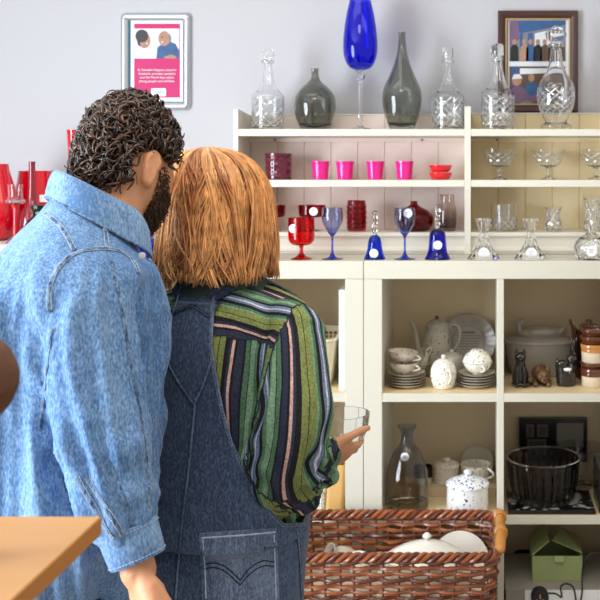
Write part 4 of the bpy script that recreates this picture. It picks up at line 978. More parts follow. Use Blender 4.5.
# china heaped in the hamper, bedded on packing paper
zi = ZR-.105
q = MB(); n = 26; rows_ = []
for i in range(n):
    rows_.append([V(lerp(-hx*.9,hx*.9,i/(n-1)), lerp(-hy*.86,hy*.86,j/13), .012*noise.noise(V(i*.5,j*.6,2))) for j in range(14)])
q.grid(rows_); ob = q.build('packing_paper', M['liner'], None, loc=(cx,cy,zi-.045)); tag(ob, 'crumpled pale packing paper under the china in the hamper', 'paper', kind='stuff')
YQ = -.20; s = sc(YQ)
t = empty('tureen', (X(427,YQ), YQ, zi-.03), 'white china tureen with a domed knobbed lid in the hamper', 'tureen')
q = MB(); vessel(q, cr([(.05,0),(.07,.006),(.10,.035),(.112,.06)], 5), .004, .006, 48, sxy=(1,.72)); q.build('tureen_body', M['china'], t)
q = MB(); q.lathe([(0,.0605)]+cr([(.115,.0605),(.113,.064),(.09,.078),(.055,.094),(.02,.104),(.008,.106)], 4)+[(0,.107)], 48, sxy=(1,.72)); lo = q.build('lid', M['china'], t)
q = MB(); q.lathe([(0,.104)]+cr([(.008,.104),(.006,.110),(.012,.114),(.011,.119),(.004,.125)], 4)+[(0,.1255)], 20); q.build('knob', M['china'], lo)
t = empty('plate', (X(460,-.10), -.104, zi-.02), 'white china plate leaning behind the tureen in the hamper', 'plate')
q = MB(); q.lathe([(0,0),(.05,0),(.078,.01),(.079,.0125),(.05,.004),(0,.004)], 44, M=Matrix.Rotation(math.radians(12),4,'Y') @ Matrix.Rotation(math.radians(60),4,'X')); q.build('plate_body', M['china'], t)
t = empty('milk_jug', (X(341,-.14), -.14, zi+.004), 'white china jug lying on its side in the hamper', 'jug')
t.rotation_euler = (math.radians(14), math.radians(-62), .25)
q = MB(); vessel(q, cr([(.022,-.04),(.026,-.038),(.034,-.015),(.03,.012),(.024,.024),(.03,.04)], 5), .003, -.035, 40); q.build('jug_body', M['oldchina'], t)
q = MB(); handle(q, .024, .03, .03, -.02, .026, .004, M_=Matrix.Rotation(2.6,4,'Z')); q.build('handle', M['oldchina'], t)
c = cup((X(358,-.245), -.245, zi+.006), 'plain white cup tipped over beside the tureen in the hamper', 'white teacups in the hamper', M['china']); c.rotation_euler = (math.radians(-40), math.radians(60), .5); del c['group']
# ---------------------------------------------------------------- close to the viewer
d_ = 1.1; tz = H-(516-VY)*d_/F; tx, ty = (102-VX)*d_/F, d_-D
t = empty('high_table', (tx-.45, ty-.45, 0), 'pale beech high table whose corner juts into view', 'table')
q = MB(); q.box((-.45,-.45,tz-.0205), (.45,.45,tz))
for k in range(6): q.m[k] = 1
q.m[1] = 0
o = q.build('table_top', [M['beech'], M['beechedge']], t); md = o.modifiers.new('bevel','BEVEL'); md.width = .002; md.segments = 2
q = MB(); q.lathe([(0,.002),(.22,.002),(.22,.014),(.04,.022),(.03,.06),(.028,tz-.06),(.09,tz-.03),(.09,tz-.021),(0,tz-.021)], 40, c=(-.1,-.1,0)); q.build('pedestal', M['alu'], t)
d2 = .98; s = d2/F; vx_ = (-33-VX)*s; vz = H-(380-VY)*s-tz
t = empty('turned_vase', (vx_, d2-D, tz+.0006), 'turned brown wooden vase with a round belly, standing on the beech table', 'vase')
q = MB(); vessel(q, cr([(.020,0),(.021,.004),(.014,.018),(.012,vz*.45),(.013,vz-.052),(.020,vz-.044),(.036,vz-.031),(.0455,vz-.012),(.047,vz),(.0455,vz+.012),(.036,vz+.031),(.022,vz+.0415),(.018,vz+.05),(.02,vz+.058)], 6), .006, .01, 44); q.build('vase_body', M['brownwood'], t)
# ---------------------------------------------------------------- people
CAM = V(0,-D,H)
def ray(px, py): return V((px-VX)/F, 1, -(py-VY)/F).normalized()
M['skin'] = mat('warm_skin', C(214,152,112), .5, .12, 30, .15, 260, sss=.12)
M['eye'] = mat('eye_white', C(235,230,225), .2, .02)
M['iris'] = mat('iris_brown', C(60,40,28), .2, .1)
M['curl'] = strandmat('brown_curls', C(24,16,13), C(98,66,46), .32, .6)
M['beard'] = strandmat('beard_hair', C(36,25,20), C(104,70,48), .5, .3)
M['ginger'] = strandmat('copper_hair', C(142,72,30), C(248,184,116), .33, .5)
M['shirtdenim'] = denim('light_blue_denim', C(72,110,158), C(160,192,222), .45, 4)
M['cuffdenim'] = denim('light_blue_denim_trim', C(82,118,164), C(166,196,222), .5, 9)
M['dung'] = denim('grey_blue_denim', C(52,64,88), C(112,132,162), .5, 3)
M['dungtrim'] = denim('grey_blue_denim_trim', C(72,86,112), C(146,162,188), .6, 9)
M['seam'] = denim('denim_seam', C(38,60,96), C(150,178,204), .8, 60)
M['seamd'] = denim('dark_denim_seam', C(34,44,64), C(120,136,160), .5, 30)
M['thread'] = mat('pale_thread', C(176,190,208), .8, .08, 40)
M['threadd'] = mat('dark_thread', C(34,38,52), .8, .08, 40)
M['trouser'] = denim('dark_navy_trousers', C(26,30,44), C(56,62,82), .4, 6)
M['shoe'] = mat('dark_leather', C(44,34,30), .45, .2, 20)
M['button'] = mat('pearl_button', C(214,206,196), .25, .08, 40)
olive, green, dk, navy = C(132,140,82), C(84,118,90), C(36,33,36), C(52,56,76)
pink, blue, mint = C(214,170,158), C(112,130,158), C(124,156,126)
st = [(0,olive),(.10,dk),(.112,olive),(.20,dk),(.27,navy),(.31,pink),(.35,dk),(.38,navy),(.47,dk),(.50,green),(.565,dk),(.577,mint),(.66,green),(.70,dk),(.74,blue),(.79,C(214,206,214)),(.82,blue),(.86,dk),(.92,green),(.965,mint)]
M['stripe'] = stripes('striped_cotton', st, .118)
M['stripein'] = mat('collar_inside', C(60,74,66), .85, .2, 60)
def remesh(q, vox, smooth=4, fac=.5):
    o = q.build('remesh_tmp', M['skin'], angle=None)
    a = o.modifiers.new('r', 'REMESH'); a.mode = 'VOXEL'; a.voxel_size = vox; a.use_smooth_shade = True
    if smooth: b = o.modifiers.new('s', 'SMOOTH'); b.iterations = smooth; b.factor = fac
    dg = bpy.context.evaluated_depsgraph_get(); me = bpy.data.meshes.new_from_object(o.evaluated_get(dg))
    old = o.data; bpy.data.objects.remove(o); bpy.data.meshes.remove(old)
    return me
def finish(me, name, mats, parent, origin):
    me.materials.clear()
    for m in (mats if isinstance(mats, list) else [mats]): me.materials.append(m)
    me.transform(Matrix.Translation(-Vector(origin)))
    me.polygons.foreach_set('use_smooth', [True]*len(me.polygons)); me.name = name
    o = bpy.data.objects.new(name, me); col.objects.link(o)
    if parent is not None: o.parent = parent
    return o
def bvh_of(me): return BVHTree.FromPolygons([v.co.copy() for v in me.vertices], [tuple(p.vertices) for p in me.polygons])
class Torso:
    def __init__(s, rings, th):
        s.f = V(math.sin(th), math.cos(th), 0); s.r = V(math.cos(th), -math.sin(th), 0)
        t = []
        for py, px, d, hw, hd in rings:
            c = P(px, py, d); t.append((c.z, c.x, c.y, hw, hd))
        s.t = sorted(cr(t, 6)); s.tilt = None
    def at(s, z):
        t = s.t
        if z <= t[0][0]: return t[0]
        for i in range(len(t)-1):
            if t[i+1][0] >= z:
                k = (z-t[i][0])/max(1e-9, t[i+1][0]-t[i][0]); return tuple(lerp(a, b, k) for a, b in zip(t[i], t[i+1]))
        return t[-1]
    def L(s, r, f, z):
        q = s.at(z); return V(q[1], q[2], z)+s.r*r+s.f*f
    def ev(s, z, ph, off=0, e=2.35):
        q = s.at(z); c, n = math.cos(ph), math.sin(ph); g = 2/e
        fo = (q[4]+off)*math.copysign(abs(n)**g, n)
        if s.tilt: z -= s.tilt(z)*fo
        return V(q[1], q[2], z)+s.r*((q[3]+off)*math.copysign(abs(c)**g, c))+s.f*((q[4]+off)*math.copysign(abs(n)**g, n))
    def ring(s, z, off=0, n=48, dz=None): return [s.ev(z, 2*PI*j/n, off)+(V(0,0,dz(2*PI*j/n)) if dz else V(0,0,0)) for j in range(n)]
_FR = {}
def frames(path):
    if id(path) not in _FR:
        out = []; e = None
        for (a, _), (b, _) in zip(path, path[1:]):
            ax = (b-a).normalized(); e = V(1,.2,.1) if e is None else e; e = (e-ax*e.dot(ax)).normalized(); out.append(e)
        _FR[id(path)] = out
    return _FR[id(path)]
def near(path, co):
    best = (1e9, 0, 0)
    for i in range(len(path)-1):
        a, b = path[i][0], path[i+1][0]; ab = b-a; t = clamp((co-a).dot(ab)/ab.length_squared); p = a+ab*t; d = (co-p).length
        if d < best[0]: best = (d, i+t, i)
    d, t, i = best; a, b = path[i][0], path[i+1][0]; p = a+(b-a)*(t-i); ax = (b-a).normalized()
    fr = frames(path); e1 = fr[i].lerp(fr[min(i+1,len(fr)-1)], t-i); e1 = (e1-ax*e1.dot(ax)).normalized(); e2 = ax.cross(e1); w = co-p
    return d, t/(len(path)-1), math.atan2(w.dot(e2), w.dot(e1)), lerp(path[i][1], path[i+1][1], t-i)
def limb(pts, n=6): # (point, radius) list -> smooth list
    return [(V(a[0],a[1],a[2]), a[3]) for a in cr([(p.x,p.y,p.z,r) for p, r in pts], n)]
def add_limb(q, lm, seg=20, dr=0): q.tube([p for p, r in lm], [max(.004, r+dr) for p, r in lm], seg)
def displace(me, fn, gain=1.0):
    nn = [v.normal.copy() for v in me.vertices]
    h = [fn(v.co, n) for v, n in zip(me.vertices, nn)]
    ed = [tuple(e.vertices) for e in me.edges]
    for _ in range(2):                       # blend the height field so folds run on across seams
        a = list(h); c = [1]*len(h)
        for i, j in ed: a[i] += h[j]; a[j] += h[i]; c[i] += 1; c[j] += 1
        h = [x/y for x, y in zip(a, c)]
    for v, n, x in zip(me.vertices, nn, h): v.co += n*(x*gain)
    for _ in range(1):
        co = [v.co.copy() for v in me.vertices]; a = [p.copy() for p in co]; c = [1]*len(a)
        for i, j in ed: a[i] += co[j]; a[j] += co[i]; c[i] += 1; c[j] += 1
        for v, p, y in zip(me.vertices, a, c): v.co = v.co.lerp(p/y, .5)
    me.update()
# --- hand: u to the fingertips, v to the thumb, n out of the back of the hand
def hand(q, w, u, v, n, k=1.0, curl=(25,35,25), spread=1.0, thumb=(.55,.75,-.35), tcurl=20):
    u = u.normalized(); n = (n-u*n.dot(u)).normalized(); v = (v-u*v.dot(u)-n*v.dot(n)).normalized()
    def W(a, b, c): return w+u*(a*k)+v*(b*k)+n*(c*k)
    rings = []
    for a, hv, hn, off in ((-.03,.027,.02,0),(-.012,.0275,.0185,0),(.012,.033,.0175,.002),(.045,.041,.0165,.002),(.078,.0425,.0145,0),(.096,.0385,.0115,-.001),(.104,.030,.006,-.002)):
        rings.append([W(a, off+hv*math.copysign(abs(math.cos(t))**.85, math.cos(t)), hn*math.sin(t)) for t in [2*PI*j/20 for j in range(20)]])
    q.loft(rings)
    q.ell(W(.034,.017,-.008), (.019*k,)*3, seg=14, rows=10)
    tips = []
    for i, (b, L_, r0) in enumerate(((.030,.074,.0095),(.0105,.083,.0098),(-.010,.077,.0094),(-.029,.060,.0083))):
        p = W(.088-.004*abs(i-1), b, -.001); ang = 0; dirv = (u+v*(.10-.075*i)*spread).normalized()
        pts = [W(.06, b*.9, 0), p]; rad = [r0*k, r0*k*1.08]
        for seg_, (fr, cu) in enumerate(zip((.46,.30,.24), curl)):
            ang += math.radians(cu*(1+.06*i)); dr = (dirv*math.cos(ang)-n*math.sin(ang)).normalized()
            m_ = p+dr*(L_*fr*.5*k); p = p+dr*(L_*fr*k)
            rr = r0*k*(1-.11*(seg_+1)); pts += [m_, p]; rad += [rr*.98, rr*1.03]
        rad[-1] = r0*k*.68; q.tube(pts, rad, 12); tips.append((p, dr))
    t0 = W(.022,.026,-.004); td = (u*thumb[0]+v*thumb[1]+n*thumb[2]).normalized(); t1 = t0+td*.042*k
    td2 = (td*math.cos(math.radians(tcurl))+(u*.9-n*.4).normalized()*math.sin(math.radians(tcurl))).normalized(); t2 = t1+td2*.033*k; t3 = t2+td2*.022*k
    q.tube([t0, t0.lerp(t1,.5), t1, t1.lerp(t2,.5), t2, t3], [.0145*k,.0125*k,.0118*k,.0103*k,.0108*k,.0072*k], 12)
    return tips, (t3, td2), (u, v, n)
def nails(parent, tips, th, n, origin, k=1.0):
    for p, d in tips+[th]:
        s_ = (n-d*n.dot(d)).normalized(); w = d.cross(s_); q = MB(); c = p+s_*(.0056*k)-d*.004
        q.ell(c, (.0042*k,.0058*k,.0012*k), seg=12, rows=6, M=Matrix((w, d, s_)).transposed().to_4x4()); q.build('fingernail', M['nail'], parent, origin)
M['nail'] = mat('fingernail', C(226,172,142), .3, .04)
# --- head
def head_pt(n, male=True):
    x, y, z = n; p = V(x*.0755, y*.098, z*.115)
    if z < 0:
        t = -z; p.x *= 1-(.24 if male else .30)*t**1.6
        if y > 0: p.y *= 1-.02*t; p.y += .012*t*y
        else: p.y *= 1-.38*t**1.2
    if y > 0:
        gx = lambda c, w: math.exp(-((p.x-c)/w)**2); gz = lambda c, w: math.exp(-((p.z-c)/w)**2)
        p.y -= .006*max(0, z)*y
        nz = 0
        if -.034 < p.z < .026: nz = ((.026-p.z)/.048)**1.3 if p.z > -.022 else max(0, 1-(-.022-p.z)/.010)
        p.y += .026*min(nz,1)*gx(0,.0115)+.006*min(nz,1)*gx(.011,.007)*(p.z < -.008)+.006*min(nz,1)*gx(-.011,.007)*(p.z < -.008)
        p.y += (.007 if male else .004)*gz(.028,.010)*math.exp(-(p.x/.05)**2)
        p.y -= .010*gz(.010,.011)*(gx(.032,.015)+gx(-.032,.015))
        p.y += .006*(gz(-.051,.006)+gz(-.062,.006))*math.exp(-(p.x/.02)**2)-.003*gz(-.0565,.0025)*math.exp(-(p.x/.022)**2)
        p.y += .008*gz(-.097,.014)*math.exp(-(p.x/.022)**2)
        p.x += math.copysign(.004, x)*gz(-.012,.02)*gx(math.copysign(.05,x),.02)
    return p
def add_head(q, T, male=True):
    rows = []
    for i in range(1, 64):
        a = -PI/2+PI*i/64
        rows.append([T @ head_pt((math.cos(a)*math.sin(2*PI*j/72), math.cos(a)*math.cos(2*PI*j/72), math.sin(a)), male) for j in range(72)])
    q.loft(rows)
def add_ear(q, T, sg):
    E = T @ Matrix.Translation((sg*.0755,-.010,-.002)) @ Matrix.Scale(.84,4) @ Matrix.Rotation(sg*math.radians(-22),4,'Z') @ Matrix.Rotation(math.radians(-10),4,'X')
    pts = [E @ V(sg*(.006+.006*max(0,c_)), .017*math.cos(a)*(1 if math.sin(a) > 0 else .72)-.002, .033*math.sin(a)) for a, c_ in [(2*PI*k/26, -math.cos(2*PI*k/26)) for k in range(26)]]
    q.tube(pts, .0052, 10, closed=True)
    q.ell((0,0,0), (.006,.016,.030), seg=16, rows=12, M=E)
    q.ell((E @ V(sg*.005,.004,-.029)), (.006,.008,.010), seg=12, rows=8)
    q.tube([E @ V(sg*.008,.006,.018), E @ V(sg*.009,-.005,.008), E @ V(sg*.008,-.006,-.010), E @ V(sg*.008,.004,-.02)], [.003,.0034,.0034,.003], 8)
def eyes(T, parent, origin):
    for sg in (-1, 1):
        q = MB(); c = T @ V(sg*.032,.0735,.010); q.ell(c, (.0122,)*3, seg=18, rows=12)
        fw = (T.to_3x3() @ V(0,1,-.15)).normalized(); q.ell(c+fw*.0092, (.0052,)*3, 1, 14, 8); q.build('eye', [M['eye'], M['iris']], parent, origin)
def frame(c, th, pitch, roll=0):
    return Matrix.Translation(c) @ Matrix.Rotation(-th,4,'Z') @ Matrix.Rotation(roll,4,'Y') @ Matrix.Rotation(-pitch,4,'X')
def strands_finish(q, sh, name, m, parent, origin):
    o = q.build(name, m, parent, origin, angle=None)
    at = o.data.attributes.new('shade', 'FLOAT', 'POINT'); at.data.foreach_set('value', sh+[.3]*(len(q.v)-len(sh))); return o
def surf(bvh, px, py, off=0):
    d = ray(px, py); h = bvh.ray_cast(CAM, d)
    if h[0] is None: return None
    n = h[1] if h[1].dot(d) < 0 else -h[1]
    return h[0]+n*off, n
def surfpath(bvh, pts, n, off):
    out = []
    for a in cr(pts, n):
        h = surf(bvh, a[0], a[1], off)
        if h: out.append(h)
    keep = [out[0]]
    for h in out[1:]:
        if (h[0]-keep[-1][0]).length < .06: keep.append(h)
    return keep
def seam(name, bvh, pts, r, m, parent, origin, n=10, off=.0006, thread=None, gap=.0032, double=0, label=None):
    hs = surfpath(bvh, pts, n, off)
    for _ in range(2): hs = [hs[0]]+[((hs[i-1][0]+hs[i][0]*2+hs[i+1][0])/4, hs[i][1]) for i in range(1, len(hs)-1)]+[hs[-1]]
    q = MB(); q.tube([h[0] for h in hs], [r*(1+.22*math.sin(k*1.9)) for k in range(len(hs))], 8, flat=.55, up=[h[1] for h in hs]); o = q.build(name, m, parent, origin)
    if thread:
        w = MB()
        for side in ((-1, 1) if double else (0,)):
            acc = 0
            for i in range(len(hs)-1):
                a, b = hs[i], hs[i+1]; t = b[0]-a[0]; L_ = t.length
                if L_ < 1e-6: continue
                lat = t.normalized().cross(a[1]).normalized()*(side*double)
                pos = 0
                while pos < L_:
                    p0 = a[0]+t*(pos/L_)+lat+a[1]*(r*.45 if not side else r*.30); p1 = p0+t.normalized()*.0022
                    w.tube([p0, p1], .0006, 5); pos += gap
        w.build('stitching', thread, o, V(0,0,0)+Vector(origin))
    return o
def patch(name, bvh, corner, nu, nv, off, m, parent, origin, th=.004):
    a, b, c, d = corner; g = []
    for i in range(nv+1):
        row = []
        for j in range(nu+1):
            u, v = j/nu, i/nv
            px = lerp(lerp(a[0],b[0],u), lerp(d[0],c[0],u), v); py = lerp(lerp(a[1],b[1],u), lerp(d[1],c[1],u), v)
            h = surf(bvh, px, py, off); row.append(h if h else row[-1])
        g.append(row)
    q = MB(); q.grid([[h[0] for h in r] for r in g]); 
    edge = [g[0][j] for j in range(nu+1)]+[g[i][nu] for i in range(1, nv+1)]+[g[nv][j] for j in range(nu-1,-1,-1)]+[g[i][0] for i in range(nv-1,0,-1)]
    k = len(edge); q.loft([[h[0] for h in edge], [h[0]-h[1]*(th+off) for h in edge]], 0, False, False, smooth=False)
    return q.build(name, m, parent, origin)
# ================================================================ the man
TH = math.radians(58); dm = 1.65
tm = Torso([(204,97,dm,.058,.058),(220,93,dm,.078,.067),(234,86,dm,.108,.077),(250,77,dm,.155,.100),(268,72,dm,.184,.117),(300,64,dm,.190,.129),(350,56,dm,.186,.141),(420,54,dm,.182,.143),(500,50,dm,.182,.142),(560,36,dm,.184,.140),(600,28,dm,.184,.138),(640,26,dm,.18,.138)], TH)
tm.tilt = lambda z: .5*sst(H-(270-VY)*dm/F, H-(216-VY)*dm/F, z)
bm = P(72,500,dm); bm.z = 0
zp = lambda py, d=dm: H-(py-VY)*d/F
armR = limb([(P(94,280,1.60),.062),(P(90,292,1.545),.066),(P(89,340,1.515),.064),(P(95,400,1.50),.0625),(P(105,450,1.49),.060),(P(117,500,1.48),.051),(P(127,527,1.475),.0385),(P(136,554,1.47),.0345)])
shl = tm.L(-.165,0,zp(272))
armL = limb([(shl,.06),(tm.L(-.19,.02,zp(290)),.062),(tm.L(-.205,.03,zp(350)),.058),(tm.L(-.21,.04,zp(430)),.054),(tm.L(-.205,.05,zp(500)),.046),(tm.L(-.20,.05,zp(570)),.036)])
hc = P(127.5,168,1.71); TM = frame(hc, math.radians(29), math.radians(9)) @ Matrix.Diagonal((.86,.86,1,1))
# body
q = MB(); add_head(q, TM); add_ear(q, TM, 1); add_ear(q, TM, -1)
q.tube([tm.L(0,-.005,zp(232)), tm.L(0,.0,zp(208)), TM @ V(0,-.030,-.075), TM @ V(0,-.018,-.02)], [.066,.058,.056,.055], 24)
zb = [zp(y) for y in (212,222,234,250,268,300,350,420,500,560,600,640)]
q.loft([tm.ring(z, -.016-.012*sst(1.58,1.45,z)) for z in zb][::-1])
add_limb(q, armR, dr=-.018); add_limb(q, armL, dr=-.026)
wr = P(136,560,1.468); u = (P(146,605,1.455)-wr); n_ = V(-.72,-.68,0)
q.tube([armR[-3][0], wr, wr+u.normalized()*.02], [.026,.0255,.026], 16)
tipR, thR, frR = hand(q, wr+u.normalized()*.018, u, V(.7,-.7,.1), n_, .94, (24,34,26), .6, (.95,.12,-.34), 4)
wl = armL[-1][0]; tipL, thL, frL = hand(q, wl, V(0,0,-1), tm.f, -tm.r, 1.0, (20,30,20))
def legs(q, T, zh, sp, r0, r1, r2, dr=0):
    out = []
    for sg in (-1, 1):
        lm = limb([(T.L(sg*sp*.9,0,zh),r0),(T.L(sg*sp,.0,zh-.18),r0*.96),(T.L(sg*sp*1.02,.012,zh*.52),r1),(T.L(sg*sp*1.02,-.012,zh*.36),r1*.98),(T.L(sg*sp*1.02,-.02,.10),r2),(T.L(sg*sp*1.02,-.02,.085),r2)])
        add_limb(q, lm, 24, dr); out.append(lm)
    return out
legs(q, tm, .93, .092, .088, .062, .045)
man_me = remesh(q, .0042, 3, .45)
man = finish(man_me, 'person', M['skin'], None, bm); man.location = bm
tag(man, 'man with dark curly hair and a beard in a light blue denim shirt', 'person')
eyes(TM, man, bm); nails(man, tipR, thR, frR[2], bm)
# hair
q = MB(); sh = []
def hairline(az):     # az from the face (0) round to the nape (pi); returns lowest z direction that has hair
    return lerp(lerp(.50,.20,sst(.5,1.25,az)), -.34, sst(1.88,2.45,az))
def mscalp(az, zz, k=1.0):
    c = math.sqrt(max(0,1-zz*zz)); return head_pt((c*math.sin(az), c*math.cos(az)*(1 if abs(az) > 1.2 else 1), zz))*k
rows = []
for i in range(26):
    row = []
    for j in range(73):
        az = -PI+2*PI*j/72; lo = hairline(abs(az)); zz = lerp(lo, .999, i/25); p = mscalp(az, zz)
        row.append(TM @ (p+p.normalized()*(.003+.010*sst(0,.25,i/25))))
    rows.append(row)
q.grid(rows, 1); sh += [.05]*len(q.v)
M['scalp'] = mat('dark_scalp_hair', C(26,19,16), .95, .4, 200, .6, 300, spec=.1)
random.seed(21)
for k in range(2500):
    az = random.uniform(-PI, PI); lo = hairline(abs(az)); zz = lerp(lo-.02, 1, random.random()**.9)
    if abs(az) < .9 and random.random() < .3: continue
    p = mscalp(az, min(zz,.999)); nrm = p.normalized(); base = p+nrm*random.uniform(.002,.010)
    if 1.3 < abs(az) < 2.15 and zz < .28: continue
    tg = (V(random.gauss(0,1), random.gauss(0,1), random.gauss(-.5,.7))); tg = (tg-nrm*tg.dot(nrm)).normalized(); bt = nrm.cross(tg)
    R_ = random.uniform(.0055,.0120); turns = random.uniform(.8,1.7); L_ = random.uniform(.012,.030)*(.6 if zz < -.2 else 1); ph0 = random.uniform(0,6.28); lift = random.uniform(.0,.009)
    pts = []; N_ = int(9*turns)+4
    for i in range(N_):
        t = i/(N_-1); a = ph0+turns*2*PI*t
        pts.append(TM @ (base+tg*(L_*t)+nrm*(lift*t+R_*math.sin(a)*.8)+bt*(R_*math.cos(a))-nrm*0))
    r = random.uniform(.0014,.0028)
    q.tube(pts, [r*(1-.6*abs(2*i/(N_-1)-1)**3) for i in range(N_)], 4); sh += [clamp(random.gauss(.36,.26))]*(len(q.v)-len(sh))
strands_finish(q, sh, 'hair', [M['curl'], M['scalp']], man, bm)
q = MB(); sh = []
for k in range(4200):                                   # beard and moustache
    az = random.uniform(-1.45,1.45); zz = random.uniform(-.97,.06)
    a = abs(az); top = lerp(-.30, .06, sst(.75,1.3,a))
    if zz > top and not (a < .42 and -.47 < zz < -.36): continue
    if a < .30 and -.57 < zz < -.48: continue
    if zz < top-.0 and random.random() > sst(top+.05, top-.22, zz)*.9+.22: continue
    p = mscalp(az, zz); nrm = V(p.x, p.y, p.z*.6).normalized(); d = (nrm*.5+V(0,.15,-1)*.7+V(random.gauss(0,.35),random.gauss(0,.3),random.gauss(0,.3))).normalized()
    L_ = lerp(.006, .019, sst(-.1,-.75,zz))*random.uniform(.7,1.2)
    q.tube([TM @ p, TM @ (p+d*L_*.5+nrm*.0015), TM @ (p+d*L_)], [.0008,.0007,.0003], 4); sh += [clamp(random.gauss(.4,.25))]*(len(q.v)-len(sh))
strands_finish(q, sh, 'beard', M['beard'], man, bm)
for sg in (-1, 1):
    q = MB(); sh = []
    for k in range(90):
        t = random.random(); x = sg*lerp(.014,.052,t); z = .031+.006*math.sin(t*2.4)+random.uniform(-.003,.003); y = head_pt(V(x/.0755, math.sqrt(max(.01,1-(x/.0755)**2-(z/.115)**2)), z/.115)).y
        p = V(x,y+.001,z); q.tube([TM @ p, TM @ (p+V(sg*.006,.001,.003*random.random()))], [.0008,.0003], 4); sh += [.1]*(len(q.v)-len(sh))
    strands_finish(q, sh, 'eyebrow', M['curl'], man, bm)
# denim shirt
q = MB()
hem = lambda ph: .075*math.cos(ph)**2
zr = [zp(y) for y in (206,212,218,226,234,244,256,268,282,300,325,350,385,420,460,500,540)]
rg_ = [tm.ring(z, .004) for z in zr]
rg_ += [tm.ring(zp(568), .006, dz=lambda ph: hem(ph)*.5), tm.ring(zp(600), .008, dz=hem)]
q.loft(rg_[::-1]); add_limb(q, armR[:-6], 28); add_limb(q, armL[:-6], 24)
shirt = remesh(q, .0055, 6, .5)
def mfold(co, n):
    dR, tR, aR, rR = near(armR, co)
    if dR < rR*1.45 and tR > .06:
        f_ = noise.noise(V(aR*2.0+tR*1.2, tR*1.9, 3)); h = .012*(1-abs(f_)*2.6)*sst(.06,.2,tR)
        g = noise.noise(V(aR*1.1+tR*6, tR*10, 9)); h += .009*g*math.exp(-((tR-.62)/.2)**2)
        h += .003*noise.noise(V(aR*3.4+tR*3, tR*4, 1)); e_ = (.007*math.exp(-(noise.noise(V(aR*2.1+tR*2, tR*2.2, 11))/.06)**2)+.006*math.exp(-(noise.noise(V(aR*2.6-tR*2, tR*1.8, 17))/.06)**2))*(1-.6*sst(.8,1,tR))
        return h-.003+e_*sst(.05,.2,tR)
    x = co-bm; lx = x.dot(tm.r); lf = x.dot(tm.f)
    s_ = math.atan2(lf, lx); dz = (1.5-co.z)
    f_ = noise.noise(V(s_*2.6+dz*.9, dz*1.6, 5)); g = noise.noise(V(s_*5-dz*2.5, dz*3.4, 2)); m_ = noise.noise(V(s_*9+dz*3, dz*7, 4))
    low = sst(1.62,1.46,co.z)
    return max(-.009, low*(.020*(1-abs(f_)*2.6)+.011*(.6-abs(g)*2)+.005*m_+.009*math.exp(-(noise.noise(V(s_*3.2+dz*1.5, dz*1.7, 21))/.06)**2)+.008*math.exp(-(noise.noise(V(s_*4-dz*2, dz*2.2, 25))/.05)**2))-.004)
displace(shirt, mfold, 1.2)
bs = bvh_of(shirt)
sho = finish(shirt, 'denim_shirt', M['shirtdenim'], man, bm)
# collar
q = MB(); A = []
for k in range(0, 41):
    ph = -PI/2+(k-20)/20*2.6; A.append(ph)
def cpt(ph, z, off): return tm.ev(z, ph, off, 2.0)
zc0 = zp(217); front = lambda ph: clamp((abs(ph+PI/2)-.3)/2.3)
rows = []
for f_, up, off in ((0,-.006,-.002),(1,.022,-.004),(2,.036,-.0005),(3,.040,.004),(4,.034,.012),(5,.018,.019),(6,.0,.024),(7,-.012,.026),(8,-.014,.022),(9,.0,.017),(10,.024,.008)):
    row = []
    for ph in A:
        b = cpt(ph, zc0, 0); c0 = tm.at(zc0); cc = V(c0[1],c0[2],0); rad = V(b.x-cc.x,b.y-cc.y,0); rn = rad.normalized()
        pt = cc+rn*(.060+off*.8+.012*front(ph))+V(0,0,zc0+.006+up*(1-.25*front(ph))-.5*(.060+off*.8)*math.sin(ph)-.02*sst(.7,1,math.sin(ph))-(.022*front(ph) if f_ in (6,7,8) else 0)); row.append(pt+tm.f*.006)
    rows.append(row)
q.grid(rows); co_ = q.build('collar', M['cuffdenim'], man, bm)
q = MB(); q.tube([r_+V(0,0,.0) for r_ in rows[7]], .0016, 6); q.build('collar_edge_seam', M['seam'], co_, bm)
q = MB(); e_ = tm.ev(zp(240), math.radians(40), .016); q.lathe([(0,0),(.0055,0),(.0055,.002),(0,.003)], 16, c=e_, M=Matrix.Rotation(PI/2,4,'X')); q.build('collar_button', M['button'], co_, bm)
S = lambda nm, pts, r=.0036, th='thread', db=.0032, mm='seam', n=10: seam(nm, bs, pts, r, M[mm], sho, bm, n, thread=M[th] if th else None, double=db)
S('armhole_seam', [(50,310),(49,292),(56,272),(68,258),(84,251),(100,249),(118,251),(131,259),(138,272)])
S('yoke_seam', [(46,214),(56,222),(65,233),(74,250)])
S('shoulder_seam', [(106,213),(105,228),(107,248)])
S('sleeve_seam', [(112,262),(120,300),(127,340),(133,375),(138,400),(143,430),(147,455),(149,480),(148,505)], .0026, None)
S('sleeve_pleat', [(112,466),(121,490),(128,508),(133,524)], .002, None)
S('placket_seam', [(77,477),(84,490),(95,508),(106,527),(113,538)], .0028)
S('placket_seam', [(87,477),(94,488),(105,506),(117,526),(122,534)], .0024)
S('side_seam', [(52,330),(46,380),(40,430)], .0022, None)
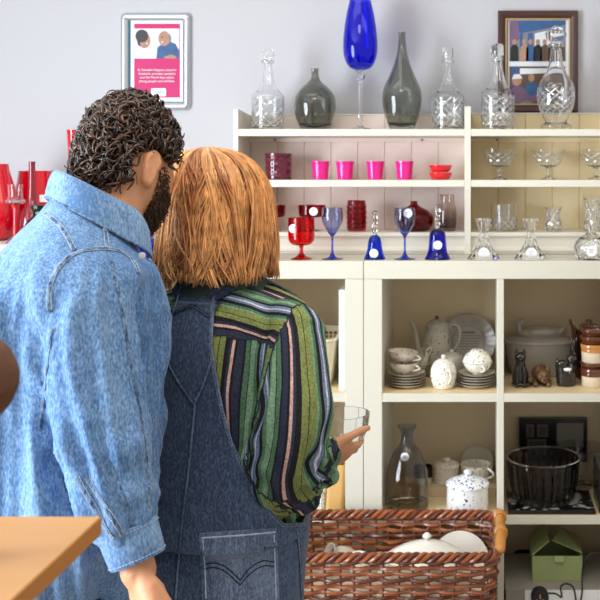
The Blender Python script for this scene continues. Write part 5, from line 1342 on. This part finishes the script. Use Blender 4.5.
# cuff on the near wrist
def cuff(name, lm, i0, dr, m, parent, origin, ext=.0):
    a, b = lm[i0][0], lm[-1][0]; ax = (b-a).normalized(); L_ = (b-a).length+ext; e1 = V(1,0,.1); e1 = (e1-ax*e1.dot(ax)).normalized(); e2 = ax.cross(e1)
    r0, r1 = lm[i0][1]+dr, lm[-1][1]+dr
    q = MB(); rings = []
    for t, k in ((0,-.002),(.02,.002),(.5,.0025),(.96,.0025),(1,.001),(1.0,-.004),(.6,-.007)):
        c_ = a+ax*(L_*t); r = lerp(r0, r1, t)+k; rings.append([c_+e1*(r*math.cos(2*PI*j/40)*(1+.03*math.sin(4*PI*j/40)))+e2*(r*.93*math.sin(2*PI*j/40)) for j in range(40)])
    q.loft(rings, cap0=False, cap1=False); o = q.build(name, m, parent, origin)
    for t in (.1,.9):
        q = MB(); c_ = a+ax*(L_*t); r = lerp(r0, r1, t)+.0035
        for j in range(56):
            a0 = 2*PI*j/56; a1 = a0+.065; q.tube([c_+e1*(r*math.cos(x)*(1+.03*math.sin(2*x)))+e2*(r*.93*math.sin(x)) for x in (a0,a1)], .0007, 5)
        q.build('stitching', M['thread'], o, origin)
    return o, a, ax, L_
cu, ca, cax, cL = cuff('cuff', armR, len(armR)-7, .0045, M['cuffdenim'], sho, bm, .010)
h = surf(bvh_of(cu.data) if False else bs, 117, 545, .004)
q = MB(); pb = P(119,549,1.445); q.lathe([(0,0),(.0055,0),(.0055,.0022),(.003,.003),(0,.0025)], 18, c=pb, M=Matrix.Rotation(PI/2,4,'X')); q.build('cuff_button', M['button'], cu, bm)
cuff('cuff', armL, len(armL)-8, .0035, M['cuffdenim'], sho, bm, .004)
# trousers and shoes
q = MB(); q.loft([tm.ring(z, -.012) for z in (zp(640),zp(600),zp(560))]); legs(q, tm, .93, .092, .098, .078, .066)
tr = remesh(q, .008, 4); displace(tr, lambda c_, n: .004*noise.noise(c_*9)); finish(tr, 'trousers', M['trouser'], man, bm)
def shoe(T, sg, sp, parent, origin, m):
    q = MB(); b = T.L(sg*sp, -.02, .0); rings = []
    for f_, w, h_ in ((-.085,.024,.055),(-.07,.036,.075),(-.02,.038,.085),(.04,.043,.06),(.10,.047,.042),(.145,.040,.032),(.172,.022,.022)):
        c_ = b+T.f*(f_+.03); rings.append([c_+T.r*(w*math.cos(a))+V(0,0,max(.001,.0+h_*.5+h_*.5*math.sin(a))) for a in [2*PI*j/20 for j in range(20)]])
    q.loft(rings); o = q.build('shoe', m, parent, origin)
for sg in (-1,1): shoe(tm, sg, .094, man, bm, M['shoe'])
# ================================================================ the woman
TW = math.radians(20); dw = 1.895
tw_ = Torso([(262,219,dw,.052,.054),(280,221,dw,.062,.062),(290,223,dw,.105,.074),(302,225,dw,.150,.088),(318,227,dw,.176,.103),(340,227,dw,.182,.114),(380,226,dw,.180,.122),(430,224,dw,.172,.124),(480,221,dw,.172,.128),(530,212,dw,.172,.130),(580,205,dw,.180,.138),(620,203,dw,.182,.138),(660,203,dw,.18,.135)], TW)
bw0 = P(221,480,dw); bw0.z = 0
zw = lambda py, d=dw: H-(py-VY)*d/F
aR = limb([(P(289,324,1.815),.048),(P(296,342,1.780),.054),(P(296,385,1.750),.057),(P(292,425,1.735),.058),(P(286,454,1.745),.059),(P(289,468,1.785),.059),(P(299,468,1.835),.056),(P(308,460,1.895),.047),(P(315,454,1.935),.036),(P(320,451,1.950),.030)], 6)
shl = tw_.L(-.165,0,zw(322))
bowl_c = P(341,413,2.065)
aL = limb([(shl,.052),(tw_.L(-.19,.02,zw(345)),.058),(tw_.L(-.20,.05,zw(420)),.058),(tw_.L(-.185,.10,zw(470)),.054),(tw_.L(-.14,.17,zw(470)),.044),(tw_.L(-.06,.22,zw(458)),.032)])
hw_ = P(221,213,1.90); TWm = frame(hw_, math.radians(22), math.radians(10)) @ Matrix.Scale(.96, 4)
q = MB(); add_head(q, TWm, False); add_ear(q, TWm, 1); add_ear(q, TWm, -1)
q.tube([tw_.L(0,-.005,zw(300)), tw_.L(0,.0,zw(278)), TWm @ V(0,-.028,-.07), TWm @ V(0,-.015,-.02)], [.056,.049,.048,.05], 24)
q.loft([tw_.ring(zw(y), -.018) for y in (280,290,302,318,340,380,430,480,530,580,620,660)][::-1])
add_limb(q, aR, dr=-.016); add_limb(q, aL, dr=-.016)
wr = P(321,450,1.96); u = V(.50,.80,-.34); n_ = V(.52,-.58,-.63)
q.tube([aR[-8][0], aR[-3][0], wr], [.03,.026,.0245], 16)
tR, hR, fR = hand(q, wr+u.normalized()*.010, u, V(0,.1,1), n_, .78, (12,22,20), .5, (.50,.58,-.02), 12)
wl = aL[-1][0]; tL, hL, fL = hand(q, wl, (bowl_c+V(-.10,.02,-.06)-wl), V(0,0,1), V(-.7,-.1,-.4), .82, (20,35,25), .6)
legs(q, tw_, .86, .095, .088, .06, .042)
wme = remesh(q, .0042, 3, .45); wom = finish(wme, 'person', M['skin'], None, bw0); wom.location = bw0
tag(wom, 'woman with shoulder-length ginger hair in denim dungarees over a striped shirt, seen from behind', 'person')
eyes(TWm, wom, bw0); nails(wom, tR, hR, fR[2], bw0, .9)
# hair
HR = [(147.5,211,4),(149,211,13),(152,212,23),(157,214,30),(166,217,38),(180,219.5,45),(200,220,51),(225,219.5,54),(250,218.5,56.5),(266,217,57.5),(279,216.5,58.5)]
HT = [(H-(y-VY)*lerp(dw,1.81,sst(165,240,y))/F, X(c, dw-D), h_*dw/F*.985) for y, c, h_ in HR]
Hs = cr(HT, 4); fw = V(math.sin(TW), math.cos(TW), 0); rt = V(math.cos(TW), -math.sin(TW), 0)
def hp(t, az, off=0):     # t 0 crown .. 1 tips; az 0 = back of the head
    k = clamp(t)*(len(Hs)-1); i = min(int(k), len(Hs)-2); z, x, r = (lerp(a, b, k-i) for a, b in zip(Hs[i], Hs[i+1]))
    if t > 1: z -= (t-1)*.24
    cy_ = hw_.y-.012
    bk = 1.06-.10*sst(.55,1.0,t)
    return V(x, cy_, z)+rt*((r+off)*math.sin(az))-fw*((r*bk+off)*math.cos(az))
q = MB(); sh = []; random.seed(5)
rows = []
for i in range(40):
    t = i/39; lim = lerp(PI, 2.15, sst(.34,.5,t))
    rows.append([hp(t, lerp(-lim, lim, j/64), -.009-.004*(j % 2)) for j in range(65)])
q.grid(rows); q.loft([[hp(1, lerp(-2.15,2.15,j/40), -.008) for j in range(41)], [hp(.9, lerp(-2.15,2.15,j/40), -.03) for j in range(41)]], 0, False, False)
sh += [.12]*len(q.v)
def strand(az0, t0, t1, r, off, amp, fr, ph, shade, drift):
    N_ = 16; pts = []
    for i in range(N_):
        s_ = i/(N_-1); t = lerp(t0, t1, s_); w = amp*math.sin(fr*s_+ph)*sst(.1,.6,s_)
        az = az0+drift*s_+w*9; az = az0*lerp(.8,1,sst(0,.35,t))+drift*s_+w*9
        pts.append(hp(t, az, off*sst(0,.25,t)+.004*math.sin(fr*.7*s_+ph*2)*sst(.3,.8,s_)+(.006*sst(.88,1.03,t)*math.sin(ph*3))))
    q.tube(pts, [r*(.55+.45*math.sin(PI*clamp(i/(N_-1)*.92+.08)))*(1-.5*(i == N_-1)) for i in range(N_)], 5); sh.extend([shade]*(len(q.v)-len(sh)))
CL = []
for k in range(120):
    CL.append((random.uniform(-2.2,2.2), random.uniform(.007,.024), random.uniform(4.5,9.5), random.uniform(0,6.28), clamp(random.gauss(.48,.30)), random.gauss(0,.12), random.gauss(1.0,.028), random.uniform(-.006,.006)))
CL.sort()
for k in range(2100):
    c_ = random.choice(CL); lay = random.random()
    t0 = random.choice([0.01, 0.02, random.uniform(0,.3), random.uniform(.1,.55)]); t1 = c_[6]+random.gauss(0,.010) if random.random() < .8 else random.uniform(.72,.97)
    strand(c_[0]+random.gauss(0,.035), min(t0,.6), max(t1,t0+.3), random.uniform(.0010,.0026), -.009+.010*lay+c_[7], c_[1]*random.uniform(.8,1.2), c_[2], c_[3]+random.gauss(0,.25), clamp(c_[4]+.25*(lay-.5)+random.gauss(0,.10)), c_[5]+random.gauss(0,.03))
for k in range(70):          # loose wisps
    az0 = random.choice([-1,1])*random.uniform(1.0,2.0)
    strand(az0, random.uniform(.0,.5), random.uniform(.9,1.06), .0005, random.uniform(.004,.009), random.uniform(.004,.014), random.uniform(4,8), random.uniform(0,6.28), .7, random.gauss(0,.12))
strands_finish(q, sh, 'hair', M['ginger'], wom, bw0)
# striped shirt
q = MB(); q.loft([tw_.ring(zw(y), .002) for y in (276,284,290,296,302,310,318,328,340,360,380,405,430,455,480,505,530)][::-1]); add_limb(q, aR[:-5], 28); add_limb(q, aL[:-5], 24)
ws = remesh(q, .0055, 5, .5)
def wfold(co, n):
    d, t, a, r = near(aR, co)
    if d < r*1.4 and t > .1:
        pf = sst(.1,.3,t)
        h = .011*(1-abs(noise.noise(V(a*1.7, t*4, 3)))*2.6)*pf
        h += .017*(.7-abs(noise.noise(V(a*1.3+t*6, t*11, 7)))*2.6)*math.exp(-((t-.64)/.22)**2)
        return h-.001
    x = co-bw0; s_ = math.atan2(x.dot(tw_.f), x.dot(tw_.r))
    h = .004*noise.noise(V(s_*4+co.z*3, co.z*5, 1))
    m_ = math.exp(-(((x.dot(tw_.r)-.15)/.05)**2))*sst(1.36,1.42,co.z)*0
    return h+.007*(.5-abs(noise.noise(V(s_*6, co.z*4, 8)))*2)*sst(.2,.6,math.cos(s_))
displace(ws, wfold, 1.35); bsw = bvh_of(ws)
uv = ws.uv_layers.new(name='stripe'); vs = ws.vertices
nearR = {}; 
ZYK = lambda c_: 1.427-.125*((c_-bw0).dot(tw_.r)-.02)
def stripe_s(kind, co):
    if kind == 'yoke': return (1.60-co.z)*1.0+.006*math.sin((co-bw0).dot(tw_.r)*14)-.15*(co-bw0).dot(tw_.r)-.7*max(0,(co-bw0).dot(tw_.f)+.09)
    if kind == 'torso': return (co-bw0).dot(tw_.r)*1.05+.003*noise.noise(co*8)+1.003
    d, t, a, r = near(aR if kind == 'R' else aL, co); return a*.058+.4+.05*t
KIND = {}
for p in ws.polygons:
    c_ = p.center; d, t, a, r = near(aR, c_); lx = (c_-bw0).dot(tw_.r); kind = None
    if (d < r*1.15 and t > .42) or d < r*1.35 and t < .5 and (lx > lerp(.196,.166,clamp((1.47-c_.z)/.145))): kind = 'R'
    if kind is None:
        d2, t2, a2, r2 = near(aL, c_)
        if d2 < r2*1.22 and (t2 > .2 or lx < -.158): kind = 'Lf'
    if kind is None: kind = 'yoke' if c_.z > ZYK(c_) else 'torso'
    KIND[p.index] = kind
    vals = [stripe_s(kind, vs[i].co) for i in p.vertices]
    if kind in ('R', 'Lf') and max(vals)-min(vals) > .15:
        vals = [v_ if v_ > .4 else v_+2*PI*.058 for v_ in vals]
    for li, v_ in zip(p.loop_indices, vals): uv.data[li].uv = (v_, 0)
wso = finish(ws, 'striped_shirt', M['stripe'], wom, bw0)
Sw = lambda nm, pts, r=.002, mm='stripein', th=None, par=wso: seam(nm, bsw, pts, r, M[mm], par, bw0, 10)
M['darkseam'] = mat('dark_seam', C(40,44,52), .85, .2, 60)
for nm_, kinds in (('armhole_seam', ('R',)), ('yoke_seam', ('yoke',))):
    ek = {}
    for p in wso.data.polygons:
        for e_ in p.edge_keys: ek.setdefault(e_, []).append(KIND[p.index])
    q = MB()
    for (i, j), kk in ek.items():
        if len(kk) == 2 and kk[0] != kk[1] and (('R' in kk) if nm_ == 'armhole_seam' else ('yoke' in kk and 'torso' in kk)):
            va, vb = wso.data.vertices[i], wso.data.vertices[j]
            if nm_ == 'yoke_seam' and not (-.11 < va.co.dot(tw_.r) < .165 and va.co.dot(tw_.f) < 0): continue
            q.tube([va.co+va.normal*.0004+bw0, vb.co+vb.normal*.0004+bw0], .0013, 5)
    q.build(nm_, M['darkseam'], wso, bw0)
# collar band under the hair
q = MB(); rows = []
for up, off in ((-.012,.004),(.012,.0),(.028,.002),(.030,.006),(.016,.013),(-.004,.022),(-.012,.024)):
    row = []
    for k in range(41):
        ph = -PI/2+(k-20)/20*2.7; c0 = tw_.at(zw(286)); row.append(V(c0[1],c0[2],zw(286)+up)+tw_.r*((.066+off)*math.cos(ph))+tw_.f*((.066+off)*math.sin(ph)))
    rows.append(row)
q.grid(rows); q.build('collar', M['stripein'], wom, bw0)
cuff('cuff', aR, len(aR)-9, .004, M['stripein'], wso, bw0); cuff('cuff', aL, len(aL)-8, .004, M['stripein'], wso, bw0)
# dungarees: back panel widening to the waist, then full wrap, with bib and legs
rows_ = []; ys = [291,297,304,312,322,334,348,360,375,390,405,420,435,450,465,480,492,502,512,522]
def halfw(py): 
    tb = [(291,.038),(304,.041),(334,.048),(360,.062),(390,.078),(420,.096),(450,.122),(480,.150),(502,.172),(522,.2)]
    for (a, x), (b, y) in zip(tb, tb[1:]):
        if py <= b: return lerp(x, y, (py-a)/(b-a))
    return tb[-1][1]
q = MB(); offd = .011
def dz_(co): 
    s_ = math.atan2((co-bw0).dot(tw_.f), (co-bw0).dot(tw_.r))
    return .004*noise.noise(V(s_*3+co.z*2, co.z*3.5, 6))
grid_o, grid_i = [], []
NC = 48
for py in ys:
    z = zw(py); q_ = tw_.at(z); w = halfw(py); A_ = math.asin(min(1, (w/(q_[3]+offd))**(2.35/2))) if w < q_[3]+offd else PI/2
    ro, ri = [], []
    for j in range(NC+1):
        ph = -PI/2+lerp(-A_, A_, j/NC); o_ = offd+.001+.010*sst(390,470,py); p = tw_.ev(z, ph, o_); p_in = tw_.ev(z, ph, o_-.004); ro.append(p); ri.append(p_in)
    grid_o.append(ro); grid_i.append(ri)
q.grid(grid_o); q.grid([r[::-1] for r in grid_i])
for side in (0, -1): q.grid([[a[side], b[side]] for a, b in zip(grid_o, grid_i)])
q.grid([grid_o[0], grid_i[0]])
fo, fi = [], []
for py in (372,400,430,460,490,522):                       # front bib
    z = zw(py); A_ = lerp(.75, PI/2, (py-372)/150)
    fo.append([tw_.ev(z, PI/2+lerp(-A_,A_,j/30), offd+.001) for j in range(31)]); fi.append([tw_.ev(z, PI/2+lerp(-A_,A_,j/30), offd-.003) for j in range(31)])
q.grid(fo); q.grid([r[::-1] for r in fi])
dbib = q
low = MB(); low.loft([tw_.ring(zw(y), offd+(0 if y > 520 else -.002)) for y in (514,522,540,560,580,600,620,640,660)][::-1]); legs(low, tw_, .84, .098, .112, .098, .09)
lme = remesh(low, .007, 5)
displace(lme, lambda c_, n: .010*(.4-abs(noise.noise(V(c_.x*9, c_.y*9, c_.z*3)))*1.6)*sst(1.15,1.0,c_.z))
bl = bvh_of(lme)
for v in lme.vertices: pass
o0 = len(dbib.v); dbib.add([v.co.copy() for v in lme.vertices], [tuple(p.vertices) for p in lme.polygons])
dun = dbib.build('dungarees', M['dung'], wom, bw0, angle=None)
bd = BVHTree.FromPolygons([v.co+bw0 for v in dun.data.vertices], [tuple(p.vertices) for p in dun.data.polygons])
Sd = lambda nm, pts, r=.0026, th='threadd', db=.003, mm='dungtrim', n=10, par=None: seam(nm, bd, pts, r, M[mm], par or dun, bw0, n, thread=M[th] if th else None, double=db)
Sd('back_seam', [(196,398),(193,430),(189,470),(184,510),(179,560),(176,598)])
Sd('yoke_panel_seam', [(163,348),(170,366),(180,384),(194,404)]); Sd('yoke_panel_seam', [(214,352),(208,372),(202,388),(195,404)])
# hems along both edges of the panel and its top
for side, nm in ((0,'panel_hem'),(-1,'panel_hem')):
    q = MB(); pts = [r[side] for r in grid_o]; up = [(p-V(tw_.at(p.z)[1],tw_.at(p.z)[2],p.z)).normalized() for p in pts]
    q.tube(pts, .0034, 8, flat=.6, up=up); h_ = q.build(nm, M['dungtrim'], dun, bw0)
    w = MB()
    for i in range(len(pts)-1):
        for k in range(5):
            a = pts[i].lerp(pts[i+1], k/5)+up[i]*.0022; b = pts[i].lerp(pts[i+1], (k+.55)/5)+up[i]*.0022; w.tube([a,b], .0007, 5)
    w.build('stitching', M['threadd'], h_, bw0)
q = MB(); q.tube(grid_o[1], .003, 8, flat=.6, up=[(p-V(tw_.at(p.z)[1],tw_.at(p.z)[2],p.z)).normalized() for p in grid_o[1]]); q.build('panel_hem', M['dungtrim'], dun, bw0)
# crossed straps over the shoulders
def strap(sgn):
    pts, up = [], []
    keys = [(302, -PI/2-sgn*.22), (297, -PI/2-sgn*.12), (291, -PI/2+sgn*.06), (286, -PI/2+sgn*.34), (282, -PI/2+sgn*.8), (280, sgn*.0 if sgn > 0 else PI), (283, PI/2-sgn*1.0), (300, PI/2-sgn*.75), (330, PI/2-sgn*.65), (376, PI/2-sgn*.6)]
    if sgn < 0: keys[5] = (280, -PI)
    kk = []
    for py, ph in keys: kk.append((py, ph))
    out = []
    for i, (py, ph) in enumerate(kk):
        if sgn < 0 and i > 5: ph -= 2*PI
        out.append((py, ph))
    for py, ph in cr(out, 7):
        z = zw(py); p = tw_.ev(z, ph, .010); c0 = tw_.at(z); cc = V(c0[1], c0[2], z-.05); pts.append(p); up.append((p-cc).normalized())
    q = MB(); rows = [[], [], [], []]
    rings = []
    for i, p in enumerate(pts):
        t = (pts[min(i+1,len(pts)-1)]-pts[max(i-1,0)]).normalized(); u_ = (up[i]-t*up[i].dot(t)).normalized(); w = t.cross(u_)
        hw__ = .0155; ring = [p+w*hw__+u_*.0015, p+w*hw__*.5+u_*.003, p-w*hw__*.5+u_*.003, p-w*hw__+u_*.0015, p-w*hw__-u_*.001, p+w*hw__-u_*.001]; rings.append(ring)
    q.loft(rings)
    for ix in (0, 3): q.tube([r_[ix] for r_ in rings], .0021, 6, 1); o = q.build('strap', [M['dungtrim'], M['seamd']], dun, bw0)
    w_ = MB()
    for k, idx in ((.82,0),(.82,3)):
        for i in range(len(rings)-1):
            a0 = rings[i][idx].lerp(rings[i][1 if idx == 0 else 2], .4); a1 = rings[i+1][idx].lerp(rings[i+1][1 if idx == 0 else 2], .4); nn = (rings[i][1]-rings[i][5]).normalized()*.001
            for m_ in range(3): w_.tube([a0.lerp(a1,m_/3)+nn, a0.lerp(a1,(m_+.55)/3)+nn], .0007, 5)
    w_.build('stitching', M['threadd'], o, bw0)
strap(1); strap(-1)
# hip pocket with its stitched double arcs
pk = patch('hip_pocket', bd, [(200,533),(276,527),(279,618),(204,622)], 16, 16, .0035, M['dungtrim'], dun, bw0)
bp_ = BVHTree.FromPolygons([v.co+bw0 for v in pk.data.vertices], [tuple(p.vertices) for p in pk.data.polygons])
def Sp(nm, pts, r=.0012, m='threadd'): seam(nm, bp_, pts, r, M[m], pk, bw0, 10, off=.0004)
Sp('pocket_arcs', [(204,565),(214,563),(226,567),(240,580)]); Sp('pocket_arcs', [(240,580),(250,568),(262,561),(274,562)])
Sp('pocket_arcs', [(204,569),(214,567.5),(226,572),(240,585)]); Sp('pocket_arcs', [(240,585),(251,573),(263,566),(274,566.5)])
Sp('pocket_hem', [(202,538),(238,535.5),(275,532)], .0016, 'thread'); Sp('pocket_side_seam', [(203,540),(205,570),(206,598)], .0012, 'thread'); Sp('pocket_side_seam', [(274,535),(275,565),(276,598)], .0012, 'thread')
Sd('side_seam', [(296,520),(299,550),(301,598)], .003)
for sg in (-1,1): shoe(tw_, sg, .098, wom, bw0, M['shoe'])
# glass bowl in her hand
q = MB(); s = 2.03/F; vessel(q, cr([(.020,0),(.026,.001),(.044,.020),(.054,.042),(.0578,.062),(.0590,.076)], 5), .003, .005, 56)
ob = q.build('bowl', M['clear'], None, loc=(bowl_c.x, bowl_c.y, bowl_c.z-.076), angle=60); tag(ob, "clear glass bowl held in the woman's hand", 'bowl')
# ================================================================ light and camera
def area(name, loc, rot, sx_, sy_, power, color):
    l = bpy.data.lights.new(name, 'AREA'); l.shape = 'RECTANGLE'; l.size = sx_; l.size_y = sy_; l.energy = power; l.color = color
    o = bpy.data.objects.new(name, l); col.objects.link(o); o.location = loc; o.rotation_euler = rot; return o
area('window_daylight', (XL+.02, (w0+w1)/2, (h0+h1)/2), (0, -PI/2, 0), h1-h0-.1, w1-w0-.1, 185, (.80,.90,1))
for x, y in ((-.75,-.55), (.55,-.95)): area('ceiling_panel_light', (x, y, 2.74), (0,0,0), 1.1, .5, 4, (1,.92,.80))
area('ceiling_panel_light', (-.35, -1.5, 2.74), (0,0,0), .6, .6, 9, (1,.92,.80))
wd = bpy.data.worlds.new('room_ambience'); bpy.context.scene.world = wd; wd.use_nodes = True
wd.node_tree.nodes['Background'].inputs[0].default_value = (1,.97,.92,1); wd.node_tree.nodes['Background'].inputs[1].default_value = .60
cam = bpy.data.cameras.new('camera'); cam.sensor_width = 36; cam.lens = 60; cam.shift_x = -.30; cam.shift_y = -.225
cam.dof.use_dof = True; cam.dof.focus_distance = 1.85; cam.dof.aperture_fstop = 11; cam.clip_start = .05
co = bpy.data.objects.new('camera', cam); col.objects.link(co); co.location = CAM; co.rotation_euler = (PI/2,0,0)
sc_ = bpy.context.scene; sc_.camera = co
sc_.view_settings.view_transform = 'Standard'; sc_.view_settings.look = 'None'; sc_.view_settings.gamma = 1; sc_.view_settings.use_curve_mapping = False
sc_.view_settings.exposure = 0.04
